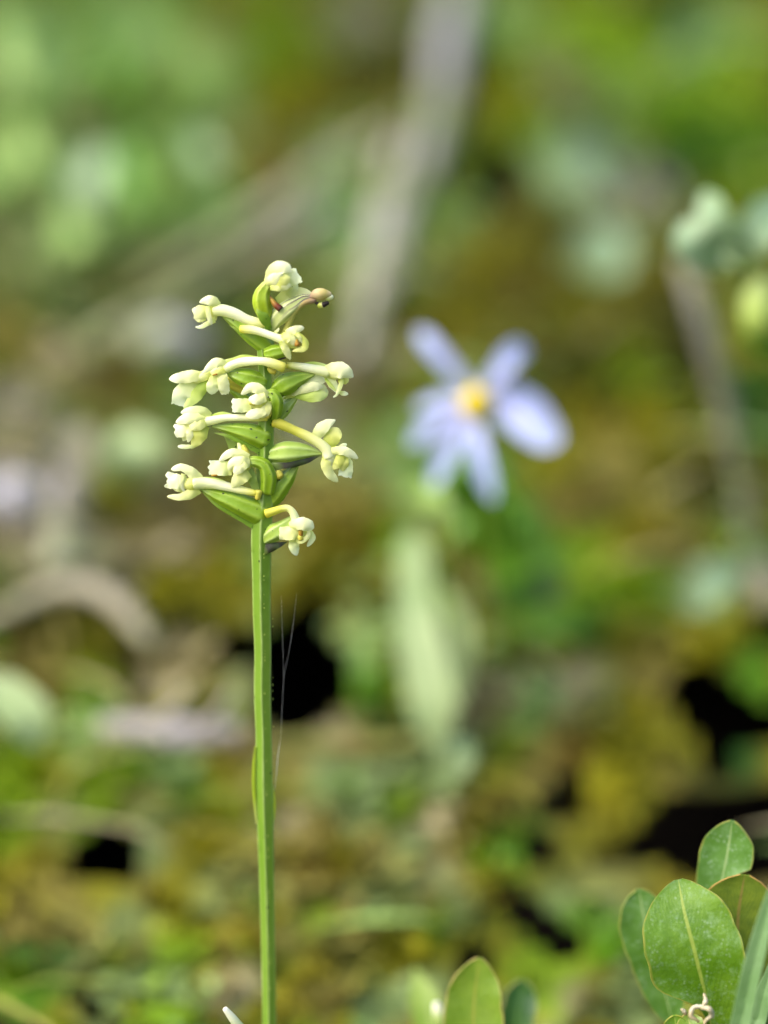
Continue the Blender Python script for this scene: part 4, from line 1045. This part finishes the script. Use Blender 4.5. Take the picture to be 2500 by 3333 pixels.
V, F, A = tube([AQ(0, 30, -10), AQ(0, 0, 40), AQ(-2, -20, 70)], [q * kA for q in (40, 50, 36)], n=10, seg=18, jitter=.05)
link('disc', V, F, A, M['aster_disc'], ast)
V, F, A = tube([AQ(0, 40, -40), AQ(0, 0, -15)], [q * kA for q in (20, 44)], n=8, seg=14)
link('calyx', V, F, A, M['bract'], ast)
twig(ast, [(1552, 1330, .665), (1570, 1600, .675), (1600, 1850, .685), (1640, 2160, ground_depth(2160))], [13, 14, 15, 15], 'bract')
def lf(x0, y0, x1, y1, w, mat, d0=.69, d1=.67, **kw):
    mx, my = (x0 + x1) / 2, (y0 + y1) / 2 - 30
    return leaf(ast, [(x0, y0, d0), (mx, my, (d0 + d1) / 2 - .006), (x1, y1, d1)], [w * .5, w, w * .6], mat, n=14, m=7, **kw)
lf(1560, 1700, 1330, 1600, 90, 'leaf_soft', .69, .70)
lf(1570, 1640, 1400, 1500, 80, 'leaf_fresh', .69, .69)
lf(1590, 1760, 1760, 1660, 80, 'leaf_fresh', .69, .68)
lf(1600, 1900, 1860, 1800, 90, 'leaf_fresh', .70, .69)
lf(1580, 1720, 1440, 1560, 90, 'leaf_fresh')
lf(1580, 1700, 1700, 1600, 100, 'leaf_fresh', .69, .68)
lf(1600, 1850, 1790, 1700, 110, 'leaf_fresh', .70, .69)
lf(1600, 1830, 1480, 1700, 90, 'leaf_fresh', .69, .68)
lf(1620, 1980, 1850, 1900, 120, 'leaf_dark', .72, .70)
lf(1620, 1950, 1750, 1880, 100, 'leaf_dark', .72, .72)
lf(1630, 2050, 1900, 2050, 110, 'leaf_fresh', .73, .72)
lf(1575, 1650, 1640, 1500, 80, 'leaf_fresh', .685, .69)

# broad pale blade below the aster
bl = thing('upright_leaf', 'tall pale green upright leaf standing below the aster', 'leaf', G(1430, 2560))
leaf(bl, [(1430, 2440, .676), (1405, 2290, .676), (1375, 2130, .680), (1350, 1990, .686), (1345, 1860, .696), (1345, 1720, .712)], [120, 150, 155, 140, 115, 90], 'leaf_upright', name='blade', cup=-.1, tilt=8, tip0=.9)
bl = thing('upright_leaf', 'dimmer narrow pale leaf just right of the tall upright leaf', 'leaf', G(1480, 2330))
leaf(bl, [(1470, 2330, ground_depth(2330)), (1500, 2150, .69), (1490, 2020, .69), (1440, 1900, .69)], [50, 90, 90, 30], 'leaf_pale_sheen', name='blade', tilt=40)

# ------------------------------------------------------------------ dead wood and stones on the bank
def wood(name, label, cat, pts_, rr, mat, lift=True, group=None, seed=0, **kw):
    P_ = []
    for p, r0 in zip(pts_, rr):
        dep = p[2] if len(p) > 2 else ground_depth(p[1]) - r0 * S * 1.6
        P_.append((p[0], p[1], dep))
    base = Q(*P_[0])
    o = thing(name, label, cat, base, group)
    V, F, A = tube([Q(*p) for p in P_], [a * S * p[2] / FOCUS for a, p in zip(rr, P_)], n=kw.pop('n', 36), seg=14, jitter=.10, seed=seed, cap=.3)
    link('wood', V, F, A, M[mat], o)
    rw = np.random.default_rng(seed + 40)
    for q in range(2):
        a_ = P_[1 + q * (len(P_) - 3 if len(P_) > 3 else 0)]
        r0 = rr[1] * .3; sg = rw.choice([-1, 1])
        V, F, A = tube([Q(*a_), Q(a_[0] + sg * rr[1] * 1.8, a_[1] - rr[1] * 1.2, a_[2] - .006), Q(a_[0] + sg * rr[1] * 3.0, a_[1] - rr[1] * rw.uniform(1.5, 3.5), a_[2] - .010)], [z_ * S * a_[2] / FOCUS for z_ in (r0, r0 * .8, r0 * .5)], n=10, seg=8, jitter=.08)
        link('twig', V, F, A, M[mat], o)
    return o
DW = 'dead branches lying on the moss'
wood('dead_branch', 'tallest grey branch running up the bank to the top edge', 'branch', [(1180, 1100), (1230, 950), (1300, 720), (1400, 480), (1450, 220), (1490, -60), (1500, -300)], [20, 30, 38, 48, 52, 56, 60], 'bark_grey', group=DW, seed=1)
wood('dead_branch', 'thin beige side branch slanting down left from the tall grey branch', 'branch', [(1330, 400), (1100, 530), (850, 700), (620, 830), (430, 960)], [34, 36, 34, 30, 22], 'bark_beige', group=DW, seed=2)
wood('dead_branch', 'second thin beige branch slanting just below the first side branch', 'branch', [(1120, 640), (880, 800), (600, 960), (330, 1100), (140, 1190)], [18, 30, 36, 34, 24], 'bark_beige', group=DW, seed=12)
wood('dead_branch', 'pale strand of wood beside the tall grey branch, behind the orchid tip', 'branch', [(1160, 1160), (1200, 960), (1240, 740), (1280, 560), (1310, 430)], [16, 26, 34, 34, 20], 'bark_pale', group=DW, seed=3)
wood('dead_branch', 'grey leaning twig below the mint coloured leaves at the right', 'branch', [(2450, 1860, .745), (2410, 1600, .74), (2360, 1320, .73), (2290, 1060, .72), (2215, 840, .72)], [14, 22, 29, 32, 24], 'bark_moss', group=DW, seed=4)
wood('dead_stick', 'pale lilac dead stick lying level, left of the orchid stem', 'stick', [(330, 2370), (470, 2372), (620, 2388), (780, 2392)], [36, 44, 44, 28], 'bark_pale', group=DW, seed=5)
wood('dead_stick', 'brown stick lying behind the orchid stem and the upright leaf', 'stick', [(760, 2430), (950, 2420), (1150, 2425), (1380, 2410), (1500, 2330)], [22, 24, 26, 22, 14], 'bark_brown', group=DW, seed=6)
wood('dead_stick', 'arched beige dead stick at the left edge', 'stick', [(-120, 2060, .72), (60, 1970, .72), (230, 1910, .72), (380, 1960, .715), (490, 2090, .71)], [22, 28, 33, 36, 24], 'bark_beige', group=DW, seed=7)
wood('dead_stick', 'upright grey stub among the grey leaves at the left edge', 'stick', [(190, 1850), (205, 1700, .755), (220, 1560, .755), (240, 1440, .76)], [46, 48, 46, 30], 'bark_pale', group=DW, seed=8)
wood('dead_stick', 'dark purple brown stub in the green at the upper right', 'stick', [(2120, 760), (2110, 660, .95), (2090, 580, .95)], [60, 56, 30], 'bark_dark', group=DW, seed=9)

def stone(label, px, py, rx, ry, mat, seed):
    dep = ground_depth(py + ry * .8) - .004
    bm = bmesh.new(); bmesh.ops.create_icosphere(bm, subdivisions=4, radius=1)
    k = S * dep / FOCUS
    c = Q(px, py, dep)
    for v in bm.verts:
        n_ = noise.noise(v.co * 1.4 + Vector((seed, 0, 0))) * .22 + noise.noise(v.co * 3.5 + Vector((seed, 3, 0))) * .07
        v.co *= 1 + n_
        p = c + RIGHT * v.co.x * rx * k + UP * v.co.z * ry * k + FWD * v.co.y * rx * k * .8
        v.co = Vector(p - c)
    me = bpy.data.meshes.new('stone'); bm.to_mesh(me); bm.free(); me.shade_smooth(); me.materials.append(M[mat])
    o = bpy.data.objects.new('stone', me); C.objects.link(o); o.location = c
    tag(o, label, 'stone', 'pale stones on the bank')
stone('pale lilac stone on the moss left of the top flowers', 545, 1115, 130, 72, 'stone', 1)
stone('smaller pale stone half sunk at the far left edge, beside the grey stub', 60, 1620, 110, 70, 'stone', 4)

# ------------------------------------------------------------------ plant with mint leaves, right edge
mp = thing('leafy_sprig', 'sprig of pale mint leaves and a yellow green bud at the right edge', 'plant', G(2760, 2500))
twig(mp, [(2760, 2500, ground_depth(2500)), (2720, 1800, .65), (2600, 1150, .635), (2470, 930, .63), (2370, 830, .63)], [16, 15, 14, 13, 10], 'bract')
leaf(mp, [(2380, 850, .63), (2320, 830, .622), (2265, 780, .618), (2220, 720, .62)], [60, 130, 150, 110], 'leaf_mint_sheen', n=16, m=9)
leaf(mp, [(2400, 830, .63), (2370, 770, .625), (2320, 700, .624), (2285, 630, .628)], [40, 90, 110, 90], 'leaf_mint_sheen', n=16, m=9, tilt=30)
leaf(mp, [(2420, 860, .63), (2450, 780, .625), (2500, 710, .625), (2560, 640, .63)], [40, 120, 140, 90], 'leaf_mint_sheen', n=16, m=9)
leaf(mp, [(2400, 860, .63), (2390, 840, .62), (2370, 860, .615)], [40, 70, 50], 'leaf_pale_sheen', n=12, m=7)
V, F, A = tube([Q(2520, 1100, .63), Q(2480, 1050, .625), Q(2470, 980, .625), Q(2478, 930, .627)], QW(.625, [26, 62, 58, 36]), n=16, seg=16)
link('bud', V, F, A, M['bud'], mp)
leaf(mp, [(2560, 1140, .64), (2480, 1110, .635), (2430, 1060, .633)], [40, 80, 60], 'leaf_fresh', n=12, m=7)

# ------------------------------------------------------------------ single leaves one can tell apart
def fallen(label, pts_, w, mat, tilt=0, cat='leaf', grp='loose leaves on the bank'):
    b0 = pts_[0]
    o = thing('loose_leaf', label, cat, Q(*b0), grp)
    leaf(o, pts_, w, mat, name='blade', tilt=tilt, n=16, m=9)
fallen('pale mint leaf at the left edge, level with the lilac stick', [(-60, 2210, .655), (30, 2270, .65), (90, 2340, .645), (120, 2440, .645)], [90, 150, 160, 80], 'leaf_upright', 20)
fallen('grey green leaf standing left of the orchid, upper of two', [(180, 1640, .76), (210, 1540, .752), (240, 1450, .75), (262, 1380, .755)], [90, 160, 150, 80], 'dead_leaf')
fallen('pale green leaf standing right beside the grey green leaf, left of the orchid', [(440, 1580, .77), (440, 1510, .76), (430, 1440, .76), (415, 1390, .765)], [110, 170, 160, 80], 'leaf_pale_sheen')
fallen('round mint leaf far up the slope among dark greens', [(1760, 640, .96), (1850, 590, .95), (1940, 540, .95), (2010, 510, .96)], [90, 190, 190, 100], 'leaf_mint_sheen')
fallen('grey mint leaf on golden moss beneath the round mint leaf', [(1890, 880, .86), (1940, 840, .85), (1985, 790, .85), (2010, 740, .86)], [80, 170, 160, 90], 'leaf_mint_sheen')
fallen('small pale leaf on moss below the upright leaf', [(1400, 2540, .62), (1450, 2500, .615), (1500, 2440, .615), (1530, 2400, .62)], [60, 120, 120, 60], 'leaf_sage')
fallen('mint leaf on moss at the right edge above the tall dark hollow', [(2230, 1990, .70), (2280, 1930, .695), (2340, 1880, .695), (2400, 1850, .70)], [60, 120, 120, 70], 'leaf_mint_sheen')
fallen('beige leaf lying on moss at the far right edge', [(2420, 1950, .705), (2460, 1910, .70), (2500, 1880, .70), (2540, 1860, .705)], [50, 110, 110, 60], 'dead_leaf')

LL = ['fresh green leaf low in the upper left growth, above the second beige branch', 'soft green leaf just right of the fresh green leaf at the upper left', 'mint tinted leaf in the middle of the upper left growth',
      'soft leaf left of the mint tinted leaf', 'soft pale leaf in the top left corner of the growth', 'soft leaf above the mint tinted leaf', 'soft leaf leaning right near the top edge, upper left', 'fresh green leaf high in the upper left growth',
      'upright soft leaf nearest the tall grey branch at the top', 'soft leaf cut by the left edge, lowest there', 'soft leaf over the pale branches at the left, below the mint tinted leaf', 'mint tinted leaf beside the first beige branch']
rl = np.random.default_rng(21)
for lab_, (x0, y0, x1, y1, w, mat) in zip(LL, ((470, 800, 400, 470, 90, 'leaf_fresh'), (560, 760, 540, 420, 80, 'leaf_soft'), (250, 760, 330, 480, 120, 'leaf_mint_sheen'), (130, 700, 60, 380, 110, 'leaf_soft'), (90, 420, 10, 60, 100, 'leaf_soft'),
        (180, 480, 230, 150, 90, 'leaf_soft'), (330, 330, 480, 60, 110, 'leaf_soft'), (430, 420, 350, 150, 80, 'leaf_fresh'), (640, 420, 620, 130, 90, 'leaf_soft'), (20, 760, -60, 480, 120, 'leaf_soft'), (330, 900, 200, 680, 100, 'leaf_soft'), (690, 640, 640, 430, 80, 'leaf_mint_sheen'))):
    d0 = ground_depth(y0); d1 = d0 - .004 + rl.uniform(-.02, .02)
    o = thing('soft_leaf', lab_, 'leaf', Q(x0, y0, d0), 'soft leaves at the upper left')
    leaf(o, [(x0, y0, d0), ((x0 + x1) / 2 + rl.uniform(-25, 25), (y0 + y1) / 2, d0 - .012), (x1, y1, d1)], [w * .5, w, w * .6], mat, name='blade', n=14, m=7, tilt=rl.uniform(-25, 25))
